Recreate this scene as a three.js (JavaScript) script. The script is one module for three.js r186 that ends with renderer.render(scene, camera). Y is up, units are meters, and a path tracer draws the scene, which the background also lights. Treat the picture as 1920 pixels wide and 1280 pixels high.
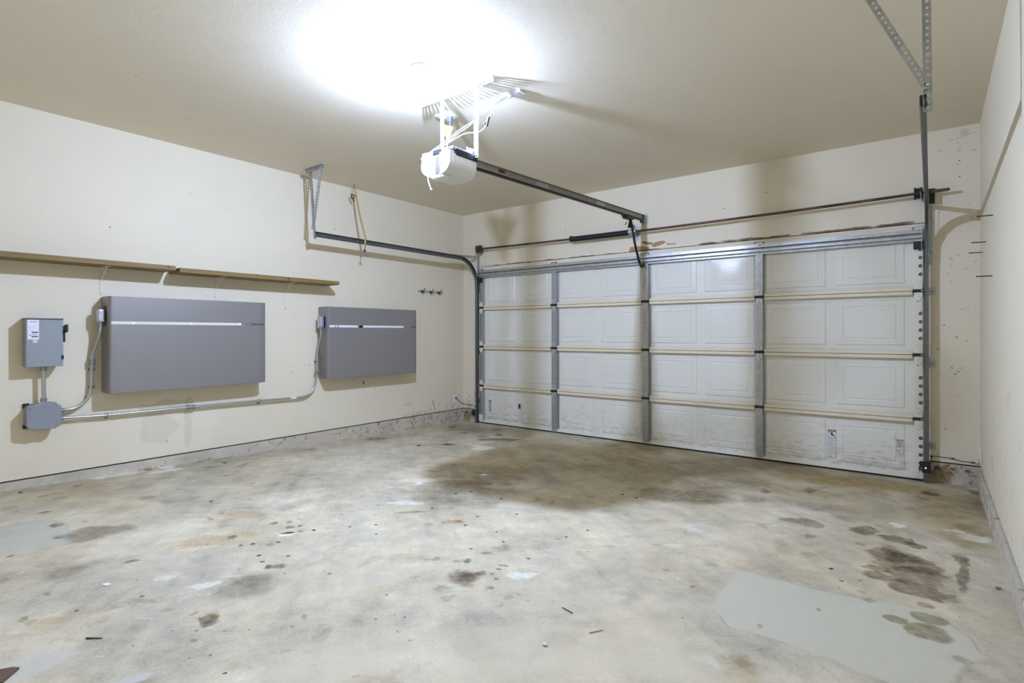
import * as THREE from 'three';
import { RoundedBoxGeometry } from 'three/addons/geometries/RoundedBoxGeometry.js';
import { mergeGeometries } from 'three/addons/utils/BufferGeometryUtils.js';
import { FontLoader } from 'three/addons/loaders/FontLoader.js';
import { TextGeometry } from 'three/addons/geometries/TextGeometry.js';

// ---------------------------------------------------------------- camera, light, exposure
const W = 5.575, H = 2.904, D = 6.2;                 // room: x 0..W, y 0..H, z 0 (door wall)..D
const scene = new THREE.Scene();
scene.background = new THREE.Color(0x050505);
const camera = new THREE.PerspectiveCamera(2 * Math.atan(640 / 1018.97) * 180 / Math.PI, 1.5, 0.05, 60);
camera.position.set(5.2693, 1.2378, 5.6957);
camera.rotation.set(0, 0.6575, -0.0012, 'YXZ');
camera.setViewOffset(1920, 1280, 0, 15.8, 1920, 1280);   // lens shift: the horizon lies a little above the middle
scene.add(camera);
const renderer = new THREE.WebGLRenderer({ antialias: true });
renderer.toneMapping = THREE.LinearToneMapping;
renderer.toneMappingExposure = 1.12;
renderer.shadowMap.enabled = true;
const BULB = new THREE.Vector3(2.735, 2.819, 3.349);     // the one lamp of the garage, on the ceiling
const BULB_POWER = 12, BULB_DOWN = 6, BULB_COLOR = new THREE.Color().setRGB(0.79, 1.01, 1.61);

// ---------------------------------------------------------------- helpers
let seed = 7;
const rnd = () => { seed = (seed * 1664525 + 1013904223) >>> 0; return seed / 4294967296; };
const used = {};
function numbered(n) { used[n] = (used[n] ?? -1) + 1; return used[n] ? n + '_' + String(used[n]).padStart(3, '0') : n; }
function clean(g) {                                   // non-indexed, with position / normal / uv in metres
  g = g.index ? g.toNonIndexed() : g;
  for (const k of Object.keys(g.attributes)) if (!['position', 'normal', 'uv'].includes(k)) g.deleteAttribute(k);
  if (!g.attributes.normal) g.computeVertexNormals();
  if (!g.userData.keepUV) {
    const p = g.attributes.position, n = g.attributes.normal, uv = new Float32Array(p.count * 2);
    for (let i = 0; i < p.count; i++) {
      const ax = Math.abs(n.getX(i)), ay = Math.abs(n.getY(i)), az = Math.abs(n.getZ(i));
      const x = p.getX(i), y = p.getY(i), z = p.getZ(i);
      if (ax >= ay && ax >= az) { uv[2 * i] = z; uv[2 * i + 1] = y; }
      else if (ay >= az) { uv[2 * i] = x; uv[2 * i + 1] = z; }
      else { uv[2 * i] = x; uv[2 * i + 1] = y; }
    }
    g.setAttribute('uv', new THREE.BufferAttribute(uv, 2));
  }
  g.morphAttributes = {}; g.clearGroups();
  return g;
}
function mesh(name, geos, mat, parent, base) {
  geos = (Array.isArray(geos) ? geos : [geos]).flat(3).map(clean);
  const g = geos.length > 1 ? mergeGeometries(geos) : geos[0];
  if (base) g.translate(-base.x, -base.y, -base.z);
  const m = new THREE.Mesh(g, mat);
  m.name = parent === scene ? numbered(name) : name;
  m.castShadow = m.receiveShadow = true;
  parent.add(m);
  return m;
}
// a thing: a Group at its base; parts are given in room coordinates
function thing(name, label, category, base, group) {
  const o = new THREE.Group(); o.name = numbered(name); o.position.set(...base); scene.add(o);
  o.userData = { label, category }; if (group) o.userData.group = group;
  return o;
}
function part(o, name, geos, mat, label) {
  const m = mesh(name, geos, mat, o, o.position); if (label) m.userData.label = label; return m;
}
function parts(o, name, list, mat, label) { return list.map(g => part(o, name, g, mat, label)); }
function subs(o, pm, name, list, mat) { return list.map(g => sub(o, pm, name, g, mat)); }
function sub(o, pm, name, geos, mat) { const m = mesh(name, geos, mat, pm, o.position); return m; }
function struct(name, geos, mat) { const m = mesh(name, geos, mat, scene); m.userData = { kind: 'structure' }; return m; }
function solo(name, geos, mat, label, category, group) {
  geos = (Array.isArray(geos) ? geos : [geos]).flat(3).map(clean);
  const g = geos.length > 1 ? mergeGeometries(geos) : geos[0];
  g.computeBoundingBox(); const c = g.boundingBox.getCenter(new THREE.Vector3()); g.translate(-c.x, -c.y, -c.z);
  const m = mesh(name, g, mat, scene); m.position.copy(c);
  m.userData = { label, category }; if (group) m.userData.group = group; return m;
}
const box = (x0, x1, y0, y1, z0, z1) => new THREE.BoxGeometry(x1 - x0, y1 - y0, z1 - z0).translate((x0 + x1) / 2, (y0 + y1) / 2, (z0 + z1) / 2);
const rbox = (x0, x1, y0, y1, z0, z1, r = 0.004, s = 2) => new RoundedBoxGeometry(x1 - x0, y1 - y0, z1 - z0, s, r).translate((x0 + x1) / 2, (y0 + y1) / 2, (z0 + z1) / 2);
const V = (x, y, z) => new THREE.Vector3(x, y, z);
function cyl(a, b, r, seg = 14, r2 = r) {             // cylinder from a to b
  a = V(...a); b = V(...b); const d = b.clone().sub(a), l = d.length();
  const g = new THREE.CylinderGeometry(r2, r, l, seg);
  g.applyQuaternion(new THREE.Quaternion().setFromUnitVectors(V(0, 1, 0), d.normalize()));
  const c = a.add(b).multiplyScalar(0.5); return g.translate(c.x, c.y, c.z);
}
const sph = (x, y, z, r, s = 12) => new THREE.SphereGeometry(r, s, Math.max(6, s * 0.6 | 0)).translate(x, y, z);
function tube(pts, r, n = 40, seg = 8, t = 0.5) {
  return new THREE.TubeGeometry(new THREE.CatmullRomCurve3(pts.map(p => V(...p)), false, 'catmullrom', t), n, r, seg, false);
}
function frame(g, o, X, Y, Z) { return g.applyMatrix4(new THREE.Matrix4().makeBasis(X, Y, Z).setPosition(o)); }
function plate(w, l, holes, t, bevel = 0) {           // plate in XY, x 0..w, y 0..l, thickness t along +z, holes [[x, y, r]]
  const s = new THREE.Shape(); s.moveTo(0, 0); s.lineTo(w, 0); s.lineTo(w, l); s.lineTo(0, l); s.closePath();
  for (const [x, y, r, rx = r] of holes) { const h = new THREE.Path(); h.absellipse(x, y, rx, r, 0, Math.PI * 2, true); s.holes.push(h); }
  return new THREE.ExtrudeGeometry(s, { depth: t, bevelEnabled: bevel > 0, bevelSize: bevel, bevelThickness: bevel, bevelSegments: 1, curveSegments: 5 });
}
function angleIron(p0, p1, dirA, wA, wB, hole = 0.0045, pitch = 0.0254, flip = 1, tall = 1, at = 0.52) {    // punched angle iron
  const o = V(...p0), Y = V(...p1).sub(o), l = Y.length(); Y.normalize();
  const X = V(...dirA); X.addScaledVector(Y, -X.dot(Y)).normalize();
  const Z = X.clone().cross(Y).normalize();
  const hs = (w) => { const r = []; for (let y = pitch * 0.6; y < l - hole * 1.5; y += pitch) r.push([w * at, y, hole, hole * tall]); return r; };
  const out = [frame(plate(wA, l, hs(wA), 0.002), o, X, Y, Z)];
  if (wB > 0) {
    const X2 = Z.clone().multiplyScalar(flip), Z2 = X2.clone().cross(Y);
    out.push(frame(plate(wB, l, hs(wB), 0.002), o, X2, Y, Z2));
  }
  return out;
}
// ---- noise
const NT = new Float32Array(65536); for (let i = 0; i < 65536; i++) NT[i] = rnd();
function vn(x, y) {
  const xi = Math.floor(x), yi = Math.floor(y); let fx = x - xi, fy = y - yi; fx *= fx * (3 - 2 * fx); fy *= fy * (3 - 2 * fy);
  const a = NT[(xi & 255) | ((yi & 255) << 8)], b = NT[((xi + 1) & 255) | ((yi & 255) << 8)], c = NT[(xi & 255) | (((yi + 1) & 255) << 8)], d = NT[((xi + 1) & 255) | (((yi + 1) & 255) << 8)];
  return a + (b - a) * fx + (c - a) * fy + (a - b - c + d) * fx * fy;
}
const fbm = (x, y, o = 4) => { let v = 0, a = 0.5, t = 0; for (let i = 0; i < o; i++) { v += a * vn(x, y); t += a; a *= 0.5; x = x * 2.03 + 17.3; y = y * 2.03 + 5.7; } return v / t; };
const sstep = (a, b, x) => { x = Math.min(1, Math.max(0, (x - a) / (b - a))); return x * x * (3 - 2 * x); };
const LUT = new Uint8Array(4097); for (let i = 0; i < 4097; i++) { const l = i / 4096; LUT[i] = Math.round(255 * (l <= 0.0031308 ? 12.92 * l : 1.055 * Math.pow(l, 1 / 2.4) - 0.055)); }
class Paint {                                         // linear colour raster covering [x0,x1] x [y0,y1] metres
  constructor(w, h, x0, x1, y0, y1, f) {
    Object.assign(this, { w, h, x0, x1, y0, y1 }); this.c = new Float32Array(w * h * 3);
    for (let j = 0, k = 0; j < h; j++) for (let i = 0; i < w; i++, k += 3) {
      const v = f(x0 + (i + 0.5) / w * (x1 - x0), y0 + (j + 0.5) / h * (y1 - y0)); this.c[k] = v[0]; this.c[k + 1] = v[1]; this.c[k + 2] = v[2];
    }
  }
  // alpha(x, y) in the box; col: [r,g,b]; mul: multiply instead of replace
  area(xa, xb, ya, yb, alpha, col, mul) {
    const { w, h, x0, x1, y0, y1 } = this;
    const ia = Math.max(0, Math.floor((xa - x0) / (x1 - x0) * w)), ib = Math.min(w - 1, Math.ceil((xb - x0) / (x1 - x0) * w));
    const ja = Math.max(0, Math.floor((ya - y0) / (y1 - y0) * h)), jb = Math.min(h - 1, Math.ceil((yb - y0) / (y1 - y0) * h));
    for (let j = ja; j <= jb; j++) for (let i = ia; i <= ib; i++) {
      const x = x0 + (i + 0.5) / w * (x1 - x0), y = y0 + (j + 0.5) / h * (y1 - y0), a = alpha(x, y);
      if (a <= 0) continue; const k = (j * w + i) * 3;
      for (let q = 0; q < 3; q++) this.c[k + q] = mul ? this.c[k + q] * (1 - a + a * col[q]) : this.c[k + q] * (1 - a) + col[q] * a;
    }
  }
  dot(x, y, r, col, a = 0.85) { this.area(x - 2 * r, x + 2 * r, y - 2 * r, y + 2 * r, (px, py) => a * sstep(1.3, 0.7, Math.hypot(px - x, py - y) / r), col); }
  line(ax, ay, bx, by, r, col, a = 0.7) {
    const l2 = (bx - ax) ** 2 + (by - ay) ** 2;
    this.area(Math.min(ax, bx) - 0.03, Math.max(ax, bx) + 0.03, Math.min(ay, by) - 0.03, Math.max(ay, by) + 0.03, (x, y) => {
      const t = Math.min(1, Math.max(0, ((x - ax) * (bx - ax) + (y - ay) * (by - ay)) / l2));
      return a * sstep(1.3, 0.6, (Math.hypot(x - ax - t * (bx - ax), y - ay - t * (by - ay)) + (vn(x * 90, y * 90) - 0.5) * r * 1.2) / r);
    }, col);
  }
  blob(x, y, rx, ry, rot, a, soft, col, mul, warp = 0.5, fr = 1) {
    const R = Math.max(rx, ry) * 1.9, c = Math.cos(rot), s = Math.sin(rot), f = fr * 1.5 / Math.sqrt(rx * ry), q = 1.1 / Math.max(rx, ry);
    this.area(x - R, x + R, y - R, y + R, (px, py) => {
      const dx = px - x, dy = py - y, u = (dx * c + dy * s) / ry, v = (-dx * s + dy * c) / rx;
      let d = Math.hypot(u, v); if (d > 1.9) return 0;
      d += ((fbm(px * f + 31, py * f, 5) - 0.5) * 1.5 + (fbm(px * q + 9, py * q + 77, 2) - 0.5)) * warp;
      return a * sstep(1 + soft * 0.7, 1 - soft, d) * (0.62 + 0.76 * fbm(px * 38, py * 38, 3));
    }, col, mul);
  }
  poly(p, a, edge, col, line) {
    let xa = 1e9, xb = -1e9, ya = 1e9, yb = -1e9; for (const [x, y] of p) { xa = Math.min(xa, x); xb = Math.max(xb, x); ya = Math.min(ya, y); yb = Math.max(yb, y); }
    const dist = (x, y) => {                            // signed distance, positive inside
      let ins = false, d = 1e9;
      for (let i = 0, j = p.length - 1; i < p.length; j = i++) {
        const [ax, ay] = p[i], [bx, by] = p[j]; if ((ay > y) !== (by > y) && x < (bx - ax) * (y - ay) / (by - ay) + ax) ins = !ins;
        const l2 = (bx - ax) ** 2 + (by - ay) ** 2 || 1e-9, t = Math.min(1, Math.max(0, ((x - ax) * (bx - ax) + (y - ay) * (by - ay)) / l2));
        d = Math.min(d, Math.hypot(x - ax - t * (bx - ax), y - ay - t * (by - ay)));
      }
      return ins ? d : -d;
    };
    const wob = (x, y) => (fbm(x * 6, y * 6, 4) - 0.5) * edge * 3;
    this.area(xa - 0.1, xb + 0.1, ya - 0.1, yb + 0.1, (x, y) => a * sstep(-edge, edge, dist(x, y) + wob(x, y)) * (0.85 + 0.3 * fbm(x * 20, y * 20, 2)), col);
    if (line) this.area(xa - 0.1, xb + 0.1, ya - 0.1, yb + 0.1, (x, y) => 0.5 * sstep(0.008, 0.003, Math.abs(dist(x, y) + wob(x, y))) * sstep(0.5, 0.7, fbm(x * 7, y * 7, 2)), line);
  }
  texture() {
    const n = this.w * this.h, d = new Uint8Array(n * 4);
    for (let i = 0; i < n; i++) { for (let q = 0; q < 3; q++) d[i * 4 + q] = LUT[Math.max(0, Math.min(4096, this.c[i * 3 + q] * 4096 | 0))]; d[i * 4 + 3] = 255; }
    const t = new THREE.DataTexture(d, this.w, this.h); t.colorSpace = THREE.SRGBColorSpace;
    t.magFilter = THREE.LinearFilter; t.minFilter = THREE.LinearMipmapLinearFilter; t.generateMipmaps = true; t.wrapS = t.wrapT = THREE.RepeatWrapping; t.anisotropy = 8; t.needsUpdate = true; this.c = null; return t;
  }
}
function grayTex(n, f, size) {                        // tileable-size grey map, n px for size metres
  const d = new Uint8Array(n * n * 4);
  for (let j = 0; j < n; j++) for (let i = 0; i < n; i++) { const v = Math.max(0, Math.min(255, f(i / n * size, j / n * size) * 255)); const k = (j * n + i) * 4; d[k] = d[k + 1] = d[k + 2] = v; d[k + 3] = 255; }
  const t = new THREE.DataTexture(d, n, n); t.magFilter = THREE.LinearFilter; t.minFilter = THREE.LinearMipmapLinearFilter; t.generateMipmaps = true; t.wrapS = t.wrapT = THREE.MirroredRepeatWrapping; t.repeat.set(1 / size, 1 / size); t.needsUpdate = true; return t;
}
function uvMap(g, f) { g = g.index ? g.toNonIndexed() : g; const p = g.attributes.position, uv = new Float32Array(p.count * 2); for (let i = 0; i < p.count; i++) { const [u, v] = f(p.getX(i), p.getY(i), p.getZ(i)); uv[2 * i] = u; uv[2 * i + 1] = v; } g.setAttribute('uv', new THREE.BufferAttribute(uv, 2)); g.userData.keepUV = true; return g; }
const std = (c, roughness, metalness = 0, x = {}) => new THREE.MeshStandardMaterial({ color: new THREE.Color().setRGB(...c), roughness, metalness, ...x });

// ---------------------------------------------------------------- materials
const CREAM = [0.785, 0.694, 0.515];
const peel = grayTex(512, (x, y) => 0.5 + 0.5 * (fbm(x * 140, y * 140, 3) - 0.5) + 0.25 * (fbm(x * 16, y * 16, 2) - 0.5), 1.2);
const concBump = grayTex(512, (x, y) => 0.6 * fbm(x * 24, y * 24, 5) + 0.4 * vn(x * 300, y * 300), 1.1);
const grainBump = grayTex(512, (x, y) => 0.5 + 0.75 * (fbm(x * 9, y * 150, 4) - 0.5) + 0.25 * (fbm(x * 5, y * 26, 2) - 0.5), 0.62);
const galvMap = (() => { const p = new Paint(256, 256, 0, 0.4, 0, 0.4, (x, y) => { const v = 0.8 + 0.34 * (fbm(x * 40, y * 40, 3) - 0.5) + 0.12 * (vn(x * 220, y * 220) - 0.5); return [v, v, v]; }).texture(); p.wrapS = p.wrapT = THREE.MirroredRepeatWrapping; p.repeat.set(2.5, 2.5); return p; })();
const M = {
  galv: std([0.60, 0.61, 0.60], 0.42, 0.75, { map: galvMap }),
  galvDull: std([0.52, 0.525, 0.51], 0.4, 0.7, { map: galvMap }),
  track: std([0.20, 0.21, 0.215], 0.34, 0.8, { map: galvMap }),
  zincWhite: std([0.80, 0.765, 0.64], 0.45, 0.1),
  zinc: std([0.62, 0.62, 0.61], 0.4, 0.6, { map: galvMap }),
  emt: std([0.50, 0.475, 0.43], 0.36, 0.8),
  fitting: std([0.32, 0.34, 0.38], 0.35, 0.8),
  black: std([0.012, 0.012, 0.013], 0.45),
  rubber: std([0.012, 0.012, 0.012], 0.85),
  blackPaint: std([0.02, 0.021, 0.024], 0.4, 0.2),
  white: std([0.80, 0.80, 0.79], 0.45),
  whitePlastic: std([0.82, 0.81, 0.78], 0.35),
  rail: std([0.80, 0.70, 0.50], 0.5),
  sticker: std([0.8, 0.79, 0.76], 0.5),
  wireDark: std([0.1, 0.085, 0.06], 0.6),
  redBrown: std([0.12, 0.03, 0.03], 0.5, 0.3),
  yellow: std([0.48, 0.33, 0.08], 0.7),
  dark: std([0.03, 0.026, 0.02], 0.9),
};

// ---------------------------------------------------------------- the setting
// floor: stained concrete falling towards the door
const floorY = (x, z) => 0.0225 * Math.max(0, z);
const fp = new Paint(2048, 2048, 0, 5.6, -0.3, 6.3, (x, z) => {
  const a = fbm(x * 1.1 + 3, z * 1.1, 4), b = fbm(x * 3.4, z * 3.4 + 9, 4), c = fbm(x * 14, z * 14, 3), d = vn(x * 160, z * 160), e = fbm(x * 2.2 + 40, z * 2.2 + 8, 3);
  const u = x * 0.78 + z * 0.62, v = -x * 0.62 + z * 0.78, tr = fbm(u * 2.2 + 5, v * 15, 4), pt = sstep(0.545, 0.575, fbm(x * 2.3 + 70, z * 2.3, 6)), p2 = sstep(0.58, 0.60, fbm(x * 4.6, z * 4.6 + 33, 6));
  const l = 0.45 + 0.23 * (a - 0.5) + 0.20 * (b - 0.5) + 0.18 * (c - 0.5) + 0.10 * (d - 0.5) + 0.14 * (tr - 0.5) + 0.03 * pt + 0.035 * p2, wm = Math.max(-0.02, 0.20 * (e - 0.46) + 0.08 * (c - 0.5) + 0.03 * pt);
  return [l * (1.06 + wm * 0.3), l * (0.93 - wm * 0.08), l * (0.665 - wm * 0.5)];
});
{
  const KIND = { d: [[0.42, 0.375, 0.31], 1, 0.7], b: [[0.60, 0.50, 0.30], 1, 1.2], r: [[0.72, 0.58, 0.41], 1, 1.2], o: [[0.44, 0.38, 0.25], 1, 0.25], k: [[0.07, 0.06, 0.05], 0, 0.5], w: [[0.80, 0.77, 0.66], 0, 1.3], c: [[0.60, 0.52, 0.36], 0, 1.0], g: [[0.53, 0.51, 0.43], 0, 0.5] };
  const s = (k, x, z, rx, rz, rot, a, soft) => fp.blob(x, z, rx, rz, rot, Math.min(1, a * (k === 'd' || k === 'k' ? 1.5 : 1.2)), soft, KIND[k][0], KIND[k][1], KIND[k][2]);
  for (let i = 0; i < 170; i++) s(rnd() < 0.5 ? 'd' : 'r', rnd() * 5.5, rnd() * 6, 0.02 + 0.09 * rnd() * rnd(), 0.02 + 0.07 * rnd(), rnd() * 6, 0.12 + 0.22 * rnd(), 0.5);
  for (let i = 0; i < 60; i++) s('w', rnd() * 5.5, rnd() * 6, 0.015 + 0.07 * rnd(), 0.01 + 0.03 * rnd(), 0.6 + rnd(), 0.12 + 0.2 * rnd(), 0.6);
  for (let i = 0; i < 420; i++) { const x = rnd() * 5.5, z = rnd() * 6, l = 0.02 + 0.12 * rnd() * rnd(), an = -0.75 + 0.5 * (rnd() - 0.5) + (rnd() < 0.15 ? 1.5 : 0); fp.line(x, z, x + l * Math.cos(an), z + l * Math.sin(an), 0.002 + 0.004 * rnd(), rnd() < 0.55 ? [0.66, 0.62, 0.52] : [0.30, 0.25, 0.18], 0.25 + 0.25 * rnd()); }
  for (let i = 0; i < 160; i++) s('r', rnd() * 5.5, rnd() * 6, 0.01 + 0.03 * rnd(), 0.006 + 0.016 * rnd(), 0.9 + rnd(), 0.35 + 0.3 * rnd(), 0.25);
  for (let i = 0; i < 320; i++) fp.dot(rnd() * 5.5, rnd() * 6, 0.003 + 0.004 * rnd(), [0.1, 0.085, 0.07], 0.7);
  for (let i = 0; i < 90; i++) fp.dot(rnd() * 5.5, rnd() * 6, 0.003 + 0.004 * rnd(), [0.78, 0.77, 0.74], 0.6);
  const gray = [0.515, 0.485, 0.365], seam = [0.3, 0.27, 0.22];
  fp.poly([[4.52, 2.92], [4.51, 3.21], [4.54, 3.34], [4.63, 3.49], [4.82, 3.46], [4.99, 3.47], [5.15, 3.51], [5.27, 3.58], [5.33, 3.37], [5.36, 3.2], [5.42, 3.11], [5.38, 2.97], [5.27, 2.79], [5.05, 2.84], [4.81, 2.88], [4.59, 2.9]], 0.95, 0.012, gray, seam);
  fp.poly([[0.95, 5.04], [1.06, 4.79], [1.2, 4.75], [1.38, 4.79], [1.59, 4.8], [1.56, 4.95], [1.55, 5.11], [1.54, 5.3], [0.9, 5.4]], 0.85, 0.012, [0.5, 0.475, 0.37], seam);
  s('b',2.25,1.45,.770,.633,.95,.30,.60); s('b',2.86,.65,1.252,.828,1.13,.36,.60); s('b',3.61,.51,.770,.649,1.26,.27,.60); s('b',3.22,1.69,.703,.537,1.10,.21,.60); s('b',3.65,1.43,.654,.391,1.21,.24,.60);
  s('b',2.35,1.99,.417,.276,.90,.30,.60); s('b',1.65,1.28,.336,.231,.88,.18,.60); s('b',2.88,1.35,.437,.216,1.07,.30,.60); s('d',2.50,2.75,.315,.392,.82,.38,.35); s('d',2.41,2.88,.155,.284,.78,.30,.50);
  s('d',2.31,2.30,.419,.361,.85,.30,.60); s('d',2.69,2.45,.102,.213,.90,.25,.40); s('d',3.78,1.78,.304,.239,1.21,.50,.35); s('d',3.87,1.31,.217,.141,1.26,.30,.60); s('b',3.93,1.86,.154,.111,1.24,.24,.50);
  s('d',4.61,1.85,.131,.083,1.40,.55,.25); s('d',4.94,1.78,.083,.115,1.49,.60,.18); s('d',5.10,1.85,.082,.075,1.53,.65,.18); s('d',5.20,1.90,.043,.051,1.55,.60,.30); s('d',5.15,2.22,.164,.174,1.54,.55,.15);
  s('d',5.10,2.11,.065,.150,1.52,.55,.20); s('d',5.20,2.40,.122,.140,1.55,.55,.15); s('d',5.22,2.59,.115,.103,1.56,.60,.15); s('d',5.05,2.42,.055,.047,1.50,.55,.20); s('d',5.06,2.52,.069,.052,1.51,.55,.20);
  s('d',5.19,2.14,.092,.081,1.55,.50,.20); s('d',5.25,2.75,.030,.031,1.57,.50,.20); s('o',5.15,2.98,.044,.037,1.53,.60,.15); s('o',5.26,2.89,.067,.050,1.57,.65,.15); s('o',5.26,3.02,.079,.076,1.57,.70,.15);
  s('d',5.39,2.24,.027,.221,1.61,.60,.20); s('d',5.39,1.98,.032,.066,1.60,.60,.30); s('d',5.26,.47,.059,.067,1.57,.70,.15); s('d',4.52,.96,.042,.089,1.41,.50,.30); s('d',4.26,1.22,.025,.085,1.35,.50,.30);
  s('d',5.60,.18,.094,.122,1.63,.60,.30); s('b',5.52,.92,.111,.624,1.62,.30,.70); s('d',5.55,.49,.105,.255,1.63,.35,.60); s('b',5.49,1.29,.116,.158,1.62,.24,.60); s('w',5.46,1.52,.123,.053,1.62,.90,.40);
  s('w',5.10,1.54,.034,.044,1.53,.90,.30); s('w',5.38,1.44,.040,.037,1.60,.80,.30); s('d',4.57,1.41,.327,.132,1.41,.30,.60); s('d',4.26,1.55,.078,.118,1.33,.35,.60); s('d',3.91,1.65,.181,.275,1.25,.25,.60);
  s('w',4.63,1.59,.219,.053,1.42,.25,.50); s('d',4.81,1.56,.107,.079,1.46,.30,.50); s('r',4.61,2.39,.054,.108,1.37,.35,.40); s('r',4.75,2.44,.029,.059,1.41,.40,.40); s('d',4.70,2.12,.032,.041,1.41,.50,.20);
  s('r',4.43,2.10,.040,.066,1.34,.40,.30); s('r',4.57,2.15,.029,.031,1.38,.40,.30); s('r',4.57,2.77,.137,.073,1.34,.25,.70); s('d',4.95,2.07,.025,.025,1.48,.40,.30); s('r',4.75,3.74,.065,.074,1.31,.50,.60);
  s('r',4.75,3.68,.026,.049,1.32,.50,.50); s('r',4.73,3.39,.011,.018,1.34,.80,.30); s('r',5.00,2.64,.013,.014,1.48,.80,.30); s('d',5.05,2.85,.029,.024,1.49,.35,.30); s('d',5.02,2.77,.020,.019,1.48,.30,.30);
  s('d',4.89,3.09,.011,.011,1.43,.50,.30); s('d',5.35,3.18,.027,.035,1.60,.35,.40); s('k',4.87,2.57,.011,.011,1.45,.80,.30); s('k',4.93,2.70,.010,.010,1.46,.80,.30); s('d',4.40,3.21,.012,.012,1.24,.60,.30);
  s('d',1.50,4.69,.142,.139,.26,.50,.40); s('r',1.82,3.99,.113,.106,.46,.45,.60); s('r',1.86,4.12,.080,.055,.43,.35,.30); s('r',2.12,4.35,.179,.091,.41,.45,.60); s('d',2.16,4.24,.029,.037,.44,.60,.30);
  s('r',2.10,4.45,.084,.053,.37,.30,.60); s('d',2.12,4.72,.031,.020,.30,.75,.20); s('d',2.03,4.96,.074,.068,.22,.35,.60); s('r',2.00,4.86,.064,.040,.25,.30,.50); s('d',2.82,4.49,.138,.131,.46,.35,.70);
  s('d',2.78,4.46,.073,.055,.46,.35,.60); s('d',2.73,4.29,.054,.034,.51,.65,.30); s('k',2.70,4.32,.015,.021,.49,.60,.30); s('d',3.00,4.73,.042,.033,.40,.70,.25); s('k',3.04,4.74,.033,.023,.41,.50,.30);
  s('r',2.97,4.70,.026,.024,.41,.50,.30); s('d',2.26,3.95,.025,.025,.53,.80,.30); s('k',2.34,4.01,.033,.021,.52,.90,.10); s('w',2.36,4.03,.042,.018,.52,.60,.30); s('d',2.12,3.97,.025,.021,.50,.70,.30);
  s('d',2.17,3.90,.022,.021,.52,.60,.30); s('d',2.28,3.90,.016,.015,.54,.70,.30); s('d',2.37,3.95,.015,.014,.54,.60,.30); s('k',2.32,4.27,.011,.012,.45,.80,.20); s('k',2.35,4.22,.011,.012,.47,.80,.20);
  s('k',2.43,4.12,.012,.012,.51,.80,.20); s('k',2.65,4.19,.011,.010,.52,.80,.20); s('k',2.62,4.31,.011,.010,.48,.80,.20); s('k',2.53,4.28,.011,.011,.48,.80,.20); s('k',2.41,3.89,.012,.013,.56,.80,.20);
  s('k',1.37,4.01,.014,.020,.41,.80,.20); s('k',3.00,4.18,.010,.009,.59,.80,.20); s('k',2.52,5.03,.008,.008,.24,.80,.20); s('k',3.41,4.85,.007,.005,.43,.80,.20); s('k',3.60,4.64,.007,.005,.56,.80,.20);
  s('k',.13,4.77,.015,.025,.18,.80,.20); s('k',.25,3.41,.019,.033,.43,.80,.20); s('k',.01,3.52,.019,.035,.39,.80,.20); s('d',1.44,4.85,.020,.021,.22,.50,.30); s('d',1.58,5.07,.016,.015,.17,.70,.30);
  s('d',2.45,5.18,.020,.027,.18,.50,.30); s('r',2.58,5.15,.096,.070,.20,.25,.70); s('d',3.12,4.83,.012,.012,.38,.50,.30); s('d',2.58,4.82,.011,.009,.31,.70,.30); s('r',2.55,5.01,.096,.049,.25,.30,.60);
  s('r',2.61,4.93,.030,.027,.28,.40,.30); s('r',2.70,5.00,.033,.030,.27,.30,.30); s('r',2.80,4.79,.026,.016,.35,.40,.30); s('r',3.44,4.66,.026,.014,.51,.40,.30); s('r',3.41,4.76,.073,.034,.47,.30,.60);
  s('r',3.31,4.55,.010,.013,.53,.60,.30); s('r',3.27,4.48,.013,.018,.55,.60,.30); s('g',2.86,5.23,.124,.088,.19,.50,.60); s('g',3.21,5.06,.068,.024,.30,.80,.10); s('w',2.68,4.61,.059,.043,.40,.45,.50);
  s('w',2.46,4.66,.049,.034,.35,.35,.50); s('w',1.74,3.71,.090,.080,.51,.35,.60); s('d',1.19,4.80,.040,.047,.22,.60,.20); s('d',.55,4.90,.047,.060,.17,.30,.30); s('d',.83,4.78,.033,.028,.20,.50,.30);
  s('d',.21,4.46,.027,.028,.24,.60,.30); s('d',.37,4.70,.036,.033,.20,.40,.30); s('d',.51,4.64,.050,.048,.22,.30,.30); s('d',.94,4.27,.058,.061,.32,.35,.30); s('d',1.18,4.14,.107,.072,.36,.25,.30);
  s('w',.06,4.04,.264,.098,.31,.75,.50); s('w',.03,4.23,.116,.063,.27,.50,.30); s('d',.01,3.93,.031,.079,.32,.70,.30); s('w',.05,3.82,.053,.057,.35,.80,.30); s('d',3.53,3.82,.080,.081,.82,.75,.55);
  s('o',3.54,3.79,.050,.052,.83,.80,.50); s('d',3.55,3.72,.028,.030,.85,.60,.30); s('r',3.68,3.81,.024,.022,.87,.65,.30); s('d',3.69,3.81,.014,.013,.87,.70,.30); s('r',3.81,3.83,.019,.025,.91,.60,.30);
  s('r',3.83,3.78,.016,.013,.93,.60,.30); s('r',3.83,3.90,.011,.023,.89,.60,.30); s('d',3.54,3.95,.053,.042,.79,.40,.60); s('r',3.34,3.95,.023,.018,.74,.50,.30); s('d',3.40,3.65,.024,.027,.83,.70,.40);
  s('d',3.41,3.51,.034,.022,.87,.45,.30); s('d',3.58,3.58,.024,.013,.90,.60,.30); s('k',3.31,3.52,.011,.010,.84,.70,.30); s('d',3.59,3.63,.013,.010,.89,.60,.30); s('d',3.36,3.69,.019,.020,.81,.40,.30);
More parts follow.
